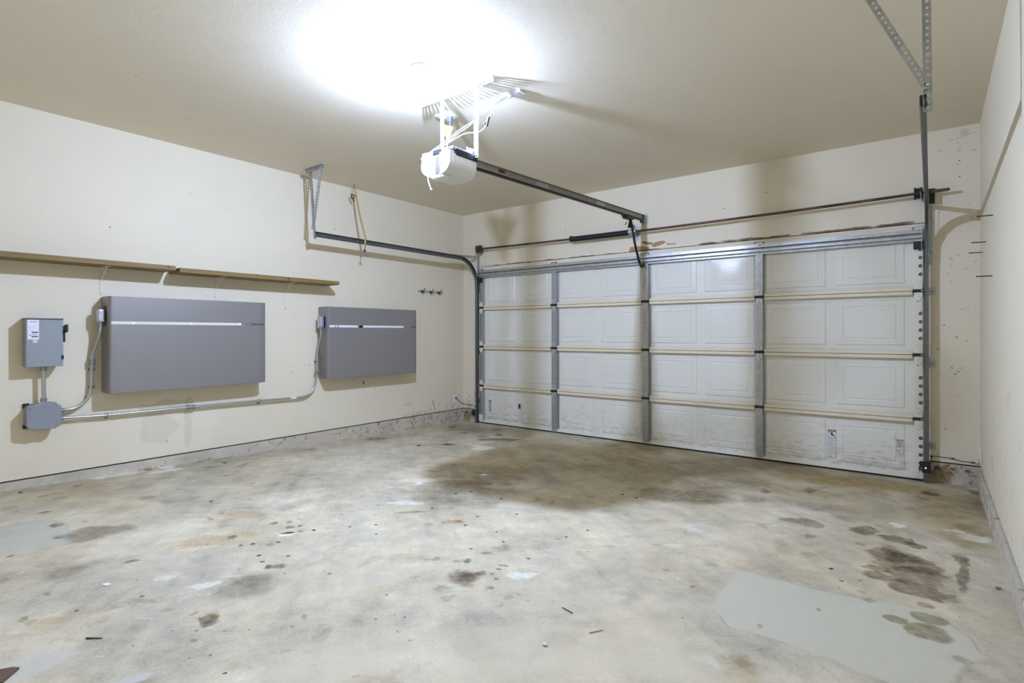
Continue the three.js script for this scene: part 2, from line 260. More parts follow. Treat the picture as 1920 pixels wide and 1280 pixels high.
  s('d',3.26,3.73,.019,.021,.77,.40,.30); s('k',3.65,3.72,.010,.009,.88,.60,.30); s('d',3.62,3.43,.011,.009,.94,.70,.30); s('r',3.61,4.00,.032,.025,.80,.50,.30); s('d',3.60,3.69,.010,.012,.88,.60,.30);
  s('w',3.72,3.61,.071,.030,.93,.50,.50); s('d',3.17,3.79,.164,.056,.74,.18,.60); s('r',2.93,3.26,.059,.030,.81,.55,.30); s('r',2.95,3.23,.030,.016,.82,.70,.30); s('k',3.03,3.26,.010,.010,.83,.80,.30);
  s('r',3.82,4.56,.079,.038,.67,.55,.50); s('d',3.76,4.59,.014,.009,.63,.60,.30); s('r',4.00,4.27,.009,.010,.84,.60,.30); s('d',3.38,4.15,.007,.010,.69,.60,.30); s('k',2.56,2.69,.012,.016,.84,.85,.20);
  s('k',2.72,2.37,.012,.017,.92,.85,.20); s('k',2.84,2.68,.011,.015,.89,.85,.20); s('k',2.63,3.15,.011,.013,.77,.85,.20); s('k',2.74,3.70,.009,.010,.67,.85,.20); s('k',2.61,3.60,.010,.011,.67,.85,.20);
  s('k',3.14,2.89,.010,.012,.92,.85,.20); s('k',3.61,3.04,.009,.010,1.01,.85,.20); s('k',3.38,3.33,.009,.009,.90,.85,.20); s('k',3.65,2.86,.010,.010,1.05,.85,.20); s('k',2.51,2.80,.012,.016,.81,.85,.20);
  s('k',2.98,3.09,.010,.012,.85,.85,.20); s('k',3.25,3.23,.009,.010,.88,.85,.20); s('k',3.63,3.43,.008,.008,.94,.85,.20); s('k',3.59,4.23,.006,.005,.72,.85,.20); s('k',3.89,3.80,.007,.005,.94,.85,.20);
  s('k',2.52,3.72,.009,.011,.62,.85,.20); s('k',3.46,2.02,.012,.016,1.11,.85,.20); s('k',3.58,2.04,.012,.015,1.14,.85,.20); s('d',.26,1.75,.120,.105,.67,.55,.40); s('k',1.12,1.47,.080,.049,.80,.70,.40);
  s('k',.94,1.71,.028,.042,.74,.70,.30); s('d',1.40,.83,.257,.082,.90,.60,.50); s('d',.56,.50,.411,.304,.83,.30,.70); s('d',.32,.54,.056,.090,.81,.60,.30); s('d',.76,.81,.052,.078,.83,.50,.30);
  s('d',1.08,.83,.088,.073,.86,.50,.30); s('d',1.15,.62,.051,.076,.89,.60,.30); s('d',.90,.37,.068,.084,.88,.40,.30); s('d',1.24,1.02,.073,.067,.86,.50,.30); s('w',1.50,1.33,.169,.147,.86,.50,.50);
  s('w',2.00,2.72,.254,.051,.74,.35,.50); s('w',2.71,2.38,.247,.062,.91,.30,.50); s('w',2.41,3.19,.109,.063,.72,.40,.50); s('k',2.59,3.30,.096,.022,.73,.35,.30); s('w',2.08,2.77,.042,.041,.74,.50,.30);
  s('w',2.29,2.24,.045,.028,.86,.70,.30); s('w',3.54,2.54,.063,.068,1.07,.30,.60); s('w',4.18,2.38,.131,.102,1.25,.25,.70); s('c',4.08,3.67,.344,.145,1.04,.35,.80); s('c',4.19,4.15,.554,.189,.96,.50,.80);
  s('c',3.17,4.12,.296,.238,.65,.30,.80); s('c',4.49,3.85,.325,.208,1.17,.55,.80); s('c',3.65,4.65,.212,.093,.57,.50,.80); s('c',4.17,3.54,.047,.031,1.10,.60,.30); s('c',4.21,4.12,.052,.038,.98,.50,.30);
  s('c',4.25,3.91,.032,.033,1.05,.50,.30); s('d',3.98,4.20,.097,.086,.86,.10,.70); s('d',3.83,4.11,.189,.081,.83,.12,.80); s('d',3.54,4.29,.170,.129,.68,.14,.80); s('r',3.38,4.25,.067,.049,.65,.25,.60);
  s('r',4.30,3.75,.126,.123,1.11,.12,.80); s('d',1.25,3.95,.331,.179,.41,.14,.80); s('d',1.43,3.21,.500,.245,.57,.14,.80);
  for (const [x, z, rx, rz, a] of [[4.75, 0.45, 0.6, 0.35, 0.85], [4.2, 1.0, 0.6, 0.3, 0.55], [5.38, 1.1, 0.2, 0.75, 0.95], [4.9, 1.2, 0.35, 0.3, 0.25], [1.0, 0.5, 0.7, 0.3, 0.3], [0.25, 2.6, 0.2, 1.3, 0.3], [0.5, 4.4, 0.4, 0.5, 0.25]]) s('b', x, z, rx, rz, Math.PI / 2, a, 0.8);
  for (let i = 0; i < 26; i++) { let x = rnd() * 5, z = rnd() * 6; const n = 3 + rnd() * 4 | 0; for (let j = 0; j < n; j++) { const nx = x + (rnd() - 0.5) * 0.14, nz = z + (rnd() - 0.5) * 0.14; fp.line(x, z, nx, nz, 0.0022, [0.26, 0.22, 0.18], 0.3); x = nx; z = nz; } }
}
const floorMat = new THREE.MeshStandardMaterial({ map: fp.texture(), roughness: 0.72, bumpMap: concBump, bumpScale: 0.0022 });
floorMat.bumpMap = concBump.clone(); floorMat.bumpMap.repeat.set(5.6 / 1.1, 6.6 / 1.1);
{
  const g = new THREE.BoxGeometry(W + 0.2, 0.2, 6.8, 1, 1, 34).translate(W / 2, -0.1, 3.05), p = g.attributes.position;
  for (let i = 0; i < p.count; i++) if (p.getY(i) > -0.05) p.setY(i, floorY(p.getX(i), p.getZ(i)));
  g.computeVertexNormals();
  struct('floor', uvMap(g, (x, y, z) => [x / 5.6, (z + 0.3) / 6.6]), floorMat);
}
// painted plasterboard with its marks
const plaster = (x, y) => { const v = 1 + 0.05 * (fbm(x * 1.3, y * 1.3, 3) - 0.5) + 0.03 * (fbm(x * 9, y * 9, 3) - 0.5); return [CREAM[0] * v, CREAM[1] * v, CREAM[2] * v]; };
const wallMat = (tex, sx, sy) => { const b = peel.clone(); b.repeat.set(sx / 1.2, sy / 1.2); return new THREE.MeshStandardMaterial({ map: tex, roughness: 0.62, bumpMap: b, bumpScale: 0.0007 }); };
const HOLE = [0.07, 0.06, 0.05];
const lp = new Paint(2048, 1024, 0, D, 0, H, plaster);    // left wall: u = z, v = y
{
  const pale = [0.80, 0.735, 0.565];                    // patches of newer, paler paint with the old wall left bare between
  lp.poly([[4.13, 0.17], [4.10, 0.45], [4.14, 0.66], [3.40, 0.60], [3.38, 0.36], [3.46, 0.19]], 0.75, 0.03, pale);
  lp.blob(3.86, 0.43, 0.12, 0.17, 0.2, 0.7, 0.12, [0.70, 0.625, 0.45], 0, 0.7);
  lp.blob(3.62, 0.43, 0.032, 0.21, Math.PI / 2, 0.7, 0.15, [0.70, 0.625, 0.45], 0, 0.5);
  lp.blob(3.82, 0.62, 0.16, 0.05, Math.PI / 2, 0.6, 0.15, [0.62, 0.54, 0.38], 0, 0.8);
  lp.blob(3.61, 0.63, 0.04, 0.035, 0, 0.7, 0.15, [0.60, 0.52, 0.36], 0, 0.5);
  for (const z of [1.36, 1.26, 1.16, 1.06, 0.96]) lp.dot(z, 1.83, 0.0045, HOLE);
  for (const [z, y] of [[2.62, 0.83], [2.42, 0.9], [1.06, 1.98], [1.8, 0.66], [2.69, 1.49], [3.79, 0.3], [4.36, 0.735], [1.55, 0.58], [0.72, 1.2], [0.62, 0.85], [4.2, 2.1], [2.1, 2.4], [0.4, 0.95], [1.3, 1.95]]) lp.dot(z, y, 0.006, HOLE);
  lp.blob(1.72, 0.66, 0.025, 0.012, 0, 0.8, 0.2, [0.2, 0.15, 0.1]);
  lp.line(0.61, 0.34, 0.56, 0.21, 0.006, [0.14, 0.12, 0.1], 0.8);
  for (let i = 0; i < 60; i++) { const z = rnd() * 1.1, y = 0.18 + rnd() * rnd() * 0.22; lp.blob(z, y, 0.006 + 0.02 * rnd(), 0.006 + 0.02 * rnd(), rnd() * 3, 0.35, 0.5, [0.42, 0.34, 0.26]); }
  for (let i = 0; i < 30; i++) lp.blob(rnd() * 5, 0.2 + rnd() * 2.5, 0.01 + 0.03 * rnd(), 0.004 + 0.02 * rnd(), rnd() * 3, 0.16, 0.6, [0.5, 0.44, 0.36]);
}
const rp = new Paint(1024, 1024, 0, D, 0, H, plaster);    // right wall
{
  for (const [z, y] of [[0.2, 1.0], [0.5, 1.6], [1.3, 1.75], [0.9, 1.55], [0.3, 0.72], [0.4, 0.62]]) rp.dot(z, y, 0.006, HOLE);
  rp.line(1.05, 0.43, 1.12, 0.36, 0.009, [0.1, 0.09, 0.08], 0.8);
  for (let i = 0; i < 70; i++) { const z = rnd() * 3.4, y = 0.18 + rnd() * rnd() * 0.6; rp.blob(z, y, 0.006 + 0.03 * rnd(), 0.006 + 0.03 * rnd(), rnd() * 3, 0.3, 0.5, [0.44, 0.37, 0.29]); }
  for (let i = 0; i < 40; i++) rp.blob(rnd() * 3.4, 0.3 + rnd() * 2.3, 0.01 + 0.05 * rnd(), 0.004 + 0.01 * rnd(), rnd() * 3, 0.22, 0.5, [0.5, 0.45, 0.38]);
  rp.blob(2.0, 0.9, 0.04, 0.08, 0.3, 0.25, 0.5, [0.5, 0.42, 0.32]);
}
const dp = new Paint(2048, 1024, 0, W, 0, H, plaster);    // door wall: u = x, v = y
{
  const kraft = [0.40, 0.235, 0.10];                     // torn facing paper above the door, bare kraft brown
  dp.poly([[2.545, 2.15], [2.57, 2.212], [2.72, 2.205], [2.80, 2.185], [2.83, 2.165], [2.72, 2.15]], 1, 0.004, kraft);
  dp.poly([[2.70, 2.245], [2.73, 2.262], [2.83, 2.235], [2.85, 2.21], [2.77, 2.215]], 1, 0.004, [0.27, 0.19, 0.08]);
  dp.poly([[2.82, 2.195], [2.86, 2.235], [2.95, 2.242], [2.985, 2.225], [2.95, 2.205], [2.86, 2.17]], 1, 0.004, kraft);
  dp.line(2.80, 2.172, 3.02, 2.196, 0.006, [0.84, 0.82, 0.76], 1); dp.line(3.0, 2.2, 3.09, 2.196, 0.006, [0.15, 0.12, 0.09], 0.9);
  for (let i = 0; i < 46; i++) { const x = 3.4 + rnd() * 1.85; dp.blob(x, 2.157 + 0.012 * rnd(), 0.04 + 0.06 * rnd(), 0.004 + 0.008 * rnd(), Math.PI / 2, 0.75, 0.4, [0.16, 0.09, 0.055]); }
  for (let i = 0; i < 26; i++) { const x = 0.5 + rnd() * 2.4; dp.blob(x, 2.157 + 0.006 * rnd(), 0.03 + 0.06 * rnd(), 0.003 + 0.004 * rnd(), Math.PI / 2, 0.7, 0.4, [0.13, 0.09, 0.06]); }
  for (const [x, y] of [[5.45, 2.63], [5.45, 2.5], [5.40, 0.95], [5.42, 0.9], [5.44, 0.92], [5.35, 1.3], [5.43, 1.2], [5.36, 0.45], [4.0, 2.6], [3.4, 2.35], [3.6, 2.5], [0.85, 2.6], [1.7, 2.5], [5.31, 1.1]]) dp.dot(x, y, 0.006, HOLE);
  for (let i = 0; i < 26; i++) dp.blob(5.28 + rnd() * 0.28, 0.2 + rnd() * 2.6, 0.006 + 0.014 * rnd(), 0.004 + 0.006 * rnd(), rnd() * 3, 0.4, 0.4, [0.4, 0.32, 0.24]);
  for (let i = 0; i < 30; i++) dp.blob(rnd() * 0.3, 0.18 + 0.3 * rnd() * rnd(), 0.01 + 0.02 * rnd(), 0.006 + 0.02 * rnd(), rnd() * 3, 0.4, 0.5, [0.4, 0.33, 0.26]);
  dp.blob(5.48, 2.85, 0.03, 0.03, 0, 0.5, 0.5, [0.5, 0.42, 0.33]); dp.line(5.38, 2.8, 5.55, 2.84, 0.004, [0.5, 0.43, 0.34], 0.6);
}
const cp = new Paint(1024, 1024, 0, W, 0, D, (x, y) => plaster(x, y).map((q, i) => q * [1.06, 1.075, 1.12][i]));    // ceiling: u = x, v = z
{
  cp.blob(3.78, 3.55, 0.02, 0.03, 0, 0.9, 0.3, [0.2, 0.13, 0.08]); cp.blob(3.80, 3.49, 0.012, 0.02, 0.6, 0.8, 0.3, [0.3, 0.22, 0.16]);
  for (const [x, z] of [[1.6, 2.2], [0.7, 3.9], [2.0, 1.5], [4.0, 1.2], [1.2, 4.4]]) cp.dot(x, z, 0.008, [0.3, 0.25, 0.2], 0.7);
  for (let i = 0; i < 14; i++) { const z = rnd() * 4.4; cp.line(0.02, z, 0.03 + 0.03 * rnd(), z + 0.1 * rnd(), 0.004, [0.35, 0.3, 0.25], 0.4); }
}
struct('wall_left', uvMap(box(-0.12, 0, 0.176, H, -0.12, D), (x, y, z) => [z / D, y / H]), wallMat(lp.texture(), D, H));
struct('wall_right', uvMap(box(W, W + 0.12, 0.176, H, -0.12, D), (x, y, z) => [z / D, y / H]), wallMat(rp.texture(), D, H));
const frontShape = new THREE.Shape(); [[0, 0.176], [0.325, 0.176], [0.325, 2.157], [5.235, 2.157], [5.235, 0.176], [W, 0.176], [W, H], [0, H]].forEach(([x, y], i) => i ? frontShape.lineTo(x, y) : frontShape.moveTo(x, y));
struct('wall_front', uvMap(new THREE.ExtrudeGeometry(frontShape, { depth: 0.12, bevelEnabled: false }).translate(0, 0, -0.12), (x, y, z) => [x / W, y / H]), wallMat(dp.texture(), W, H));
const plainWall = std(CREAM, 0.62, 0, { bumpMap: peel, bumpScale: 0.0007 });
struct('wall_back', box(-0.12, W + 0.12, 0.0, H, D, D + 0.12), plainWall);
struct('ceiling', uvMap(box(-0.12, W + 0.12, H, H + 0.12, -0.12, D + 0.12), (x, y, z) => [x / W, z / D]), wallMat(cp.texture(), W, D));
// concrete curb under the walls, standing a little proud, a dark gap above it
const curbTex = new Paint(2048, 64, 0, 6.2, 0, 0.19, (x, y) => { const l = 0.56 + 0.22 * (fbm(x * 5, y * 9, 4) - 0.5) + 0.12 * (fbm(x * 40, y * 40, 3) - 0.5); return [l * 1.05, l * 0.93, l * 0.72]; });
for (let i = 0; i < 130; i++) { const x = rnd() * rnd() * 6; curbTex.blob(x, rnd() * 0.17, 0.006 + 0.03 * rnd(), 0.006 + 0.02 * rnd(), rnd() * 3, 0.5, 0.5, [0.42, 0.34, 0.25], 1); }
curbTex.blob(3.86, 0.03, 0.03, 0.02, 0, 0.7, 0.4, [0.25, 0.2, 0.15]);
const curbMat = new THREE.MeshStandardMaterial({ map: curbTex.texture(), roughness: 0.85, bumpMap: concBump, bumpScale: 0.003 });
const ft = new Paint(512, 256, 5.2, W, 0, 0.19, (x, y) => { const l = 0.50 + 0.3 * (fbm(x * 9, y * 9, 4) - 0.5) + 0.14 * (fbm(x * 60, y * 60, 3) - 0.5); return [l * 1.05, l * 0.92, l * 0.70]; });
ft.blob(5.33, 0.065, 0.075, 0.065, 0, 0.85, 0.25, [0.30, 0.22, 0.10], 0, 0.6); ft.blob(5.30, 0.125, 0.022, 0.016, -0.4, 0.9, 0.3, HOLE); ft.blob(5.41, 0.128, 0.02, 0.010, 1.2, 0.85, 0.3, [0.12, 0.08, 0.05]); ft.blob(5.5, 0.122, 0.022, 0.012, 1.2, 0.85, 0.3, [0.1, 0.08, 0.06]);
for (let i = 0; i < 40; i++) ft.blob(5.25 + rnd() * 0.32, rnd() * 0.16, 0.004 + 0.02 * rnd(), 0.004 + 0.012 * rnd(), rnd() * 3, 0.5, 0.5, [0.4, 0.33, 0.25], 1);
struct('baseboard_left', uvMap(box(-0.12, 0.016, -0.02, 0.165, -0.12, D), (x, y, z) => [z / 6.2, y / 0.19]), curbMat);
struct('baseboard_right', uvMap(box(W - 0.02, W + 0.12, -0.02, 0.165, -0.12, D), (x, y, z) => [z / 6.2, y / 0.19]), curbMat);
const frontCurbMat = new THREE.MeshStandardMaterial({ map: ft.texture(), roughness: 0.85, bumpMap: concBump, bumpScale: 0.003 });
struct('baseboard_front_left', uvMap(box(0.016, 0.322, -0.02, 0.165, -0.12, 0.012), (x, y, z) => [(x - 5.2) / 0.375, y / 0.19]), frontCurbMat);
struct('baseboard_front_right', uvMap(box(5.25, W - 0.02, -0.02, 0.165, -0.12, 0.012), (x, y, z) => [(x - 5.2) / 0.375, y / 0.19]), frontCurbMat);
[box(-0.12, -0.012, 0.165, 0.176, -0.12, D), box(W + 0.012, W + 0.12, 0.165, 0.176, -0.12, D), box(0, 0.325, 0.165, 0.176, -0.12, -0.012), box(5.25, W, 0.165, 0.176, -0.12, -0.012)].forEach((g, i) => struct('trim_' + (i + 4), g, M.dark));   // sill plate in the gap
const jambMat = std([0.78, 0.70, 0.54], 0.6);
struct('trim_1', box(0.345, 5.215, 2.123, 2.149, -0.1, 0.004), jambMat);
struct('trim_2', box(0.326, 0.3425, 0.0, 2.149, -0.1, 0.004), jambMat);
struct('trim_3', box(5.2165, 5.2345, 0.0, 2.149, -0.1, 0.004), jambMat);

// ---------------------------------------------------------------- the sectional door
const doorX = [[0.475, 0.925], [1.048, 1.495], [1.622, 2.10], [2.208, 2.703], [2.82, 3.323], [3.406, 3.895], [3.992, 4.505], [4.589, 5.091]];
const stileX = [[0.346, 0.404, 'end'], [1.531, 1.599], [2.734, 2.802], [3.912, 3.976], [5.153, 5.214, 'end']];
const joints = [0.0, 0.519, 1.052, 1.585, 2.118];
const dirt = new Paint(2048, 1024, 0.3, 5.25, 0, 2.13, (x, y) => { const v = 1 + 0.035 * (fbm(x * 2, y * 2, 3) - 0.5) + 0.02 * (fbm(x * 3, y * 60, 2) - 0.5); return [0.80 * v, 0.765 * v, 0.655 * v]; });
{
  for (let i = 0; i < 1500; i++) { const x = 0.35 + rnd() * 4.85, y = 0.03 + 0.42 * rnd() * rnd(); dirt.blob(x, y, 0.004 + 0.03 * rnd(), 0.004 + 0.016 * rnd(), 1.57, 0.10 + 0.13 * rnd(), 0.6, [0.50, 0.46, 0.37]); }
  for (let i = 0; i < 260; i++) { const x = rnd() < 0.5 ? 4.0 + rnd() * 1.1 : 0.4 + rnd() * 1.1, y = 0.06 + 0.3 * rnd() * rnd(); dirt.blob(x, y, 0.005 + 0.05 * rnd(), 0.003 + 0.008 * rnd(), 1.57, 0.22, 0.6, [0.36, 0.32, 0.25]); }
  for (let i = 0; i < 120; i++) dirt.blob(0.4 + rnd() * 4.8, rnd() * 2.1, 0.002 + 0.006 * rnd(), 0.002 + 0.004 * rnd(), rnd() * 3, 0.5, 0.4, [0.4, 0.37, 0.32]);
}
const grainDoor = grainBump.clone(); grainDoor.repeat.set(4.95 / 0.62, 2.13 / 0.62);
const doorMat = new THREE.MeshPhysicalMaterial({ map: dirt.texture(), roughness: 0.3, bumpMap: grainDoor, bumpScale: 0.0011 });
const doorUV = (g) => uvMap(g, (x, y) => [(x - 0.3) / 4.95, y / 2.13]);
function raised(x0, x1, y0, y1, z, bow = 0) {   // bow: the sheet metal bulges a little                   // stamped panel: raised ring, groove, raised field
  const prof = [[0, 0], [0.009, 0.006], [0.05, 0.0075], [0.054, 0.0045], [0.062, 0.0045], [0.068, 0.0075]], pos = [];
  const ring = (d) => [[x0 + d, y0 + d], [x1 - d, y0 + d], [x1 - d, y1 - d], [x0 + d, y1 - d]];
  for (let i = 0; i + 1 < prof.length; i++) {
    const a = ring(prof[i][0]), b = ring(prof[i + 1][0]);
    for (let k = 0; k < 4; k++) { const n = (k + 1) % 4, A = [...a[k], z + prof[i][1]], B = [...a[n], z + prof[i][1]], C = [...b[n], z + prof[i + 1][1]], E = [...b[k], z + prof[i + 1][1]]; pos.push(...A, ...B, ...C, ...A, ...C, ...E); }
  }
  const f = ring(0.068), zz = z + 0.0075, N = bow ? 14 : 1, P = (i, j) => { const u = i / N, t = 2 * j / N - 1; return [f[0][0] + (f[1][0] - f[0][0]) * u, f[0][1] + (f[2][1] - f[0][1]) * j / N, zz + bow * (1 - t * t) * (N > 1 ? Math.min(1, 4 * u, 4 - 4 * u) : 1)]; };
  for (let i = 0; i < N; i++) for (let j = 0; j < N; j++) pos.push(...P(i, j), ...P(i + 1, j), ...P(i + 1, j + 1), ...P(i, j), ...P(i + 1, j + 1), ...P(i, j + 1));
  const g = new THREE.BufferGeometry(); g.setAttribute('position', new THREE.Float32BufferAttribute(pos, 3)); g.computeVertexNormals(); return doorUV(g);
}
const door = thing('door_1', 'white four-section steel overhead garage door with grey stiles and cream section rails', 'garage door', [2.78, 0, 0.02]);
door.userData.kind = 'structure';
for (let k = 0; k < 4; k++) {
  const y0 = joints[k] + (k ? 0.002 : 0.03), y1 = joints[k + 1] - 0.002;
  const skin = part(door, 'section', doorUV(box(0.346, 5.214, y0, y1, -0.015, 0.004)), doorMat);
  doorX.forEach(([x0, x1], i) => sub(door, skin, 'raised_panel', raised(x0, x1, joints[k] + 0.074, joints[k + 1] - 0.063, 0.004, k === 3 && i === 5 ? 0.0075 : 0), doorMat));
  // cream lips at the top and bottom edge of each section, one per bay
  for (let b = 0; b < 4; b++) {
    const xa = stileX[b][1] + 0.012, xb = stileX[b + 1][0] - 0.012;
    if (k) sub(door, skin, 'rail', [box(xa, xb, y0, y0 + 0.0025, 0.004, 0.046), rbox(xa, xb, y0, y0 + 0.029, 0.044, 0.048, 0.0015)], M.rail);
    sub(door, skin, 'rail', [box(xa, xb, y1 - 0.0025, y1, 0.004, 0.046), rbox(xa, xb, y1 - 0.029, y1, 0.044, 0.048, 0.0015)], M.rail);
  }
  for (const [xa, xb, end] of stileX) {
    const ya = y0 + 0.004, yb = y1 - 0.004, w = xb - xa, l = yb - ya, holes = [];
    if (end) { const hx = xa > 3 ? w * 0.74 : w * 0.26; for (let q = 0; q < 4; q++) holes.push([hx, l * 0.25 + q * 0.069, 0.0155]); holes.push([w * 0.4, l * 0.36, 0.003], [w * 0.4, l * 0.62, 0.003], [w * 0.4, l * 0.14, 0.005], [w * 0.4, l * 0.84, 0.005]); }
    else for (const t of [0.14, 0.26, 0.4, 0.47, 0.6, 0.72, 0.82]) holes.push([w * (0.5 + 0.06 * (t * 10 % 2 - 1)), l * t, 0.0042]);
    const face = plate(w, l, holes, 0.0022).translate(xa, ya, 0.0475);
    const g = [face, box(xa, xa + 0.002, ya, yb, 0.004, 0.0475), box(xb - 0.002, xb, ya, yb, 0.004, 0.0475)];
    if (end) sub(door, skin, 'stile_back', box(xa + 0.002, xb - 0.002, ya, yb, 0.0042, 0.0062), M.galvDull);
    else g.push(box(xa - 0.011, xa + 0.001, ya, yb, 0.0042, 0.006), box(xb - 0.001, xb + 0.016, ya, yb, 0.0042, 0.006));
    sub(door, skin, 'stile', g, end ? (xa > 3 ? M.zincWhite : M.galvDull) : M.galvDull);
  }
}
part(door, 'bottom_retainer', [rbox(0.346, 5.214, 0.018, 0.045, -0.012, 0.03, 0.002), box(0.346, 5.214, 0.018, 0.026, 0.028, 0.038)], M.zincWhite);
part(door, 'bottom_seal', new THREE.CapsuleGeometry(0.012, 4.84, 4, 8).rotateZ(Math.PI / 2).scale(1, 0.9, 1.5).translate(2.78, 0.0115, 0.012), M.rubber);
// hinges
function leaf(x, y, dirY, w, h) {
  const s = new THREE.Shape(); s.moveTo(-w / 2, 0); s.lineTo(w / 2, 0); s.bezierCurveTo(w * 0.62, h * 0.35, w * 0.5, h * 0.6, w * 0.22, h * 0.9); s.bezierCurveTo(w * 0.1, h * 1.05, -w * 0.1, h * 1.05, -w * 0.22, h * 0.9); s.bezierCurveTo(-w * 0.5, h * 0.6, -w * 0.62, h * 0.35, -w / 2, 0);
  const g = new THREE.ExtrudeGeometry(s, { depth: 0.003, bevelEnabled: true, bevelSize: 0.001, bevelThickness: 0.001, bevelSegments: 1, curveSegments: 8 });
  if (dirY < 0) g.rotateZ(Math.PI); return g.translate(x, y, 0.0512);
}
for (let k = 1; k < 4; k++) for (const [xa, xb, end] of stileX) {
  const x = (xa + xb) / 2, y = joints[k], w = end ? 0.052 : 0.056;
  const hg = part(door, 'hinge', [leaf(x, y + 0.014, 1, w, 0.066), leaf(x, y - 0.014, -1, w, 0.066), sph(x, y + 0.05, 0.055, 0.006), sph(x, y - 0.05, 0.055, 0.006), sph(x, y + 0.03, 0.055, 0.005), sph(x, y - 0.03, 0.055, 0.005)], end ? M.zincWhite : M.zinc);
  sub(door, hg, 'hinge_knuckle', [cyl([xa - 0.008, y, 0.058], [xb + 0.008, y, 0.058], 0.009), box(xa - 0.006, xb + 0.006, y - 0.014, y + 0.014, 0.0505, 0.054)], M.blackPaint);
  if (end) { const s = xa > 3 ? 1 : -1, xo = xa > 3 ? xb : xa; sub(door, hg, 'roller', [cyl([xo - s * 0.02, y, 0.067], [xo + s * 0.02, y, 0.067], 0.005), cyl([xo + s * 0.013, y, 0.067], [xo + s * 0.023, y, 0.067], 0.018, 18)], M.fitting); }
}
for (const [xa, xb, end] of stileX) if (end) {
  const x = (xa + xb) / 2, s = xa > 3 ? 1 : -1;
  const tb = part(door, 'top_roller_bracket', [rbox(xa - 0.004, xb + 0.004, 1.93, 1.995, 0.0505, 0.075, 0.002)], M.blackPaint);
  sub(door, tb, 'roller', [cyl([x, 1.96, 0.07], [x + s * 0.052, 1.96, 0.07], 0.005)], M.fitting);
  part(door, 'bottom_bracket', [box(xa - 0.012, xb, 0.028, 0.125, 0.0505, 0.0535), sph(x, 0.085, 0.055, 0.006), sph(x - 0.01, 0.045, 0.055, 0.005)], M.zincWhite);
}
// strengthening strut along the top
{
  const pr = [[0.050, 2.128], [0.0525, 2.128], [0.0525, 2.108], [0.094, 2.104], [0.094, 2.094], [0.0965, 2.094], [0.0965, 2.1075], [0.055, 2.111], [0.055, 2.1305], [0.050, 2.1305]];
  const pr2 = [[0.050, 2.034], [0.0525, 2.034], [0.0525, 2.054], [0.094, 2.058], [0.094, 2.068], [0.0965, 2.068], [0.0965, 2.0545], [0.055, 2.051], [0.055, 2.0315], [0.050, 2.0315]];
  const ext = (p) => { const s = new THREE.Shape(); p.forEach(([z, y], i) => i ? s.lineTo(-z, y) : s.moveTo(-z, y)); return new THREE.ExtrudeGeometry(s, { depth: 4.86, bevelEnabled: false }).rotateY(Math.PI / 2).translate(0.35, -0.034, 0); };
  const st = part(door, 'strut', [ext(pr), ext(pr2), box(0.35, 5.21, 2.016, 2.078, 0.0505, 0.0525)], M.galv);
  for (const [xa, xb] of stileX) subs(door, st, 'strut_bolt', [sph((xa + xb) / 2, 2.088, 0.056, 0.006, 8), sph((xa + xb) / 2 + 0.016, 2.088, 0.056, 0.005, 8)], M.zinc);
}
// printed stickers
function printed(w, h, draw, px = 512) {
  const c = document.createElement('canvas'); c.width = px * (w >= h ? 1 : w / h) | 0; c.height = px * (h >= w ? 1 : h / w) | 0;
  const x = c.getContext('2d'); draw(x, c.width, c.height); const t = new THREE.CanvasTexture(c); t.colorSpace = THREE.SRGBColorSpace; return new THREE.MeshStandardMaterial({ map: t, roughness: 0.5 });
}
const doorLabel = (x, y, w, h, z, m, l) => part(door, 'warning_label', uvMap(box(x - w / 2, x + w / 2, y - h / 2, y + h / 2, z, z + 0.0012), (a, b) => [(a - x) / w + 0.5, (b - y) / h + 0.5]), m, l);
const lines = (c, x, y, w, n, dy, col, th) => { c.fillStyle = col; for (let i = 0; i < n; i++) { let q = x; while (q < x + w - 6) { const l = 8 + rnd() * 24; c.fillRect(q, y + i * dy, Math.min(l, x + w - q), th); q += l + 6; } } };
doorLabel(4.551, 0.23, 0.062, 0.252, 0.0045, printed(0.062, 0.252, (c, w, h) => {
  c.fillStyle = '#3a3733'; c.fillRect(0, 0, w, h); c.fillStyle = '#e9e7e0'; c.fillRect(5, 5, w - 10, h * 0.26); c.fillRect(5, h * 0.285, w - 10, h * 0.705);
  c.fillStyle = '#5e1216'; c.fillRect(5, 5, w - 10, h * 0.06); c.fillStyle = '#f2efe8'; c.font = 'bold 20px sans-serif'; c.textAlign = 'center'; c.fillText('WARNING', w / 2, h * 0.045);
  c.fillStyle = '#1a0c0c'; c.beginPath(); c.moveTo(w * 0.3, h * 0.085); c.lineTo(w * 0.62, h * 0.1); c.lineTo(w * 0.55, h * 0.14); c.lineTo(w * 0.8, h * 0.2); c.lineTo(w * 0.86, h * 0.245); c.lineTo(w * 0.5, h * 0.2); c.lineTo(w * 0.25, h * 0.17); c.lineTo(w * 0.42, h * 0.13); c.closePath(); c.fill(); c.beginPath(); c.arc(w * 0.24, h * 0.1, 9, 0, 7); c.fill();
  lines(c, 18, h * 0.31, w - 36, 26, 12, '#8c8880', 5); c.fillStyle = '#26231f'; c.fillRect(w * 0.2, h * 0.945, w * 0.3, 12);
}), 'narrow white warning label with red band and pictogram');
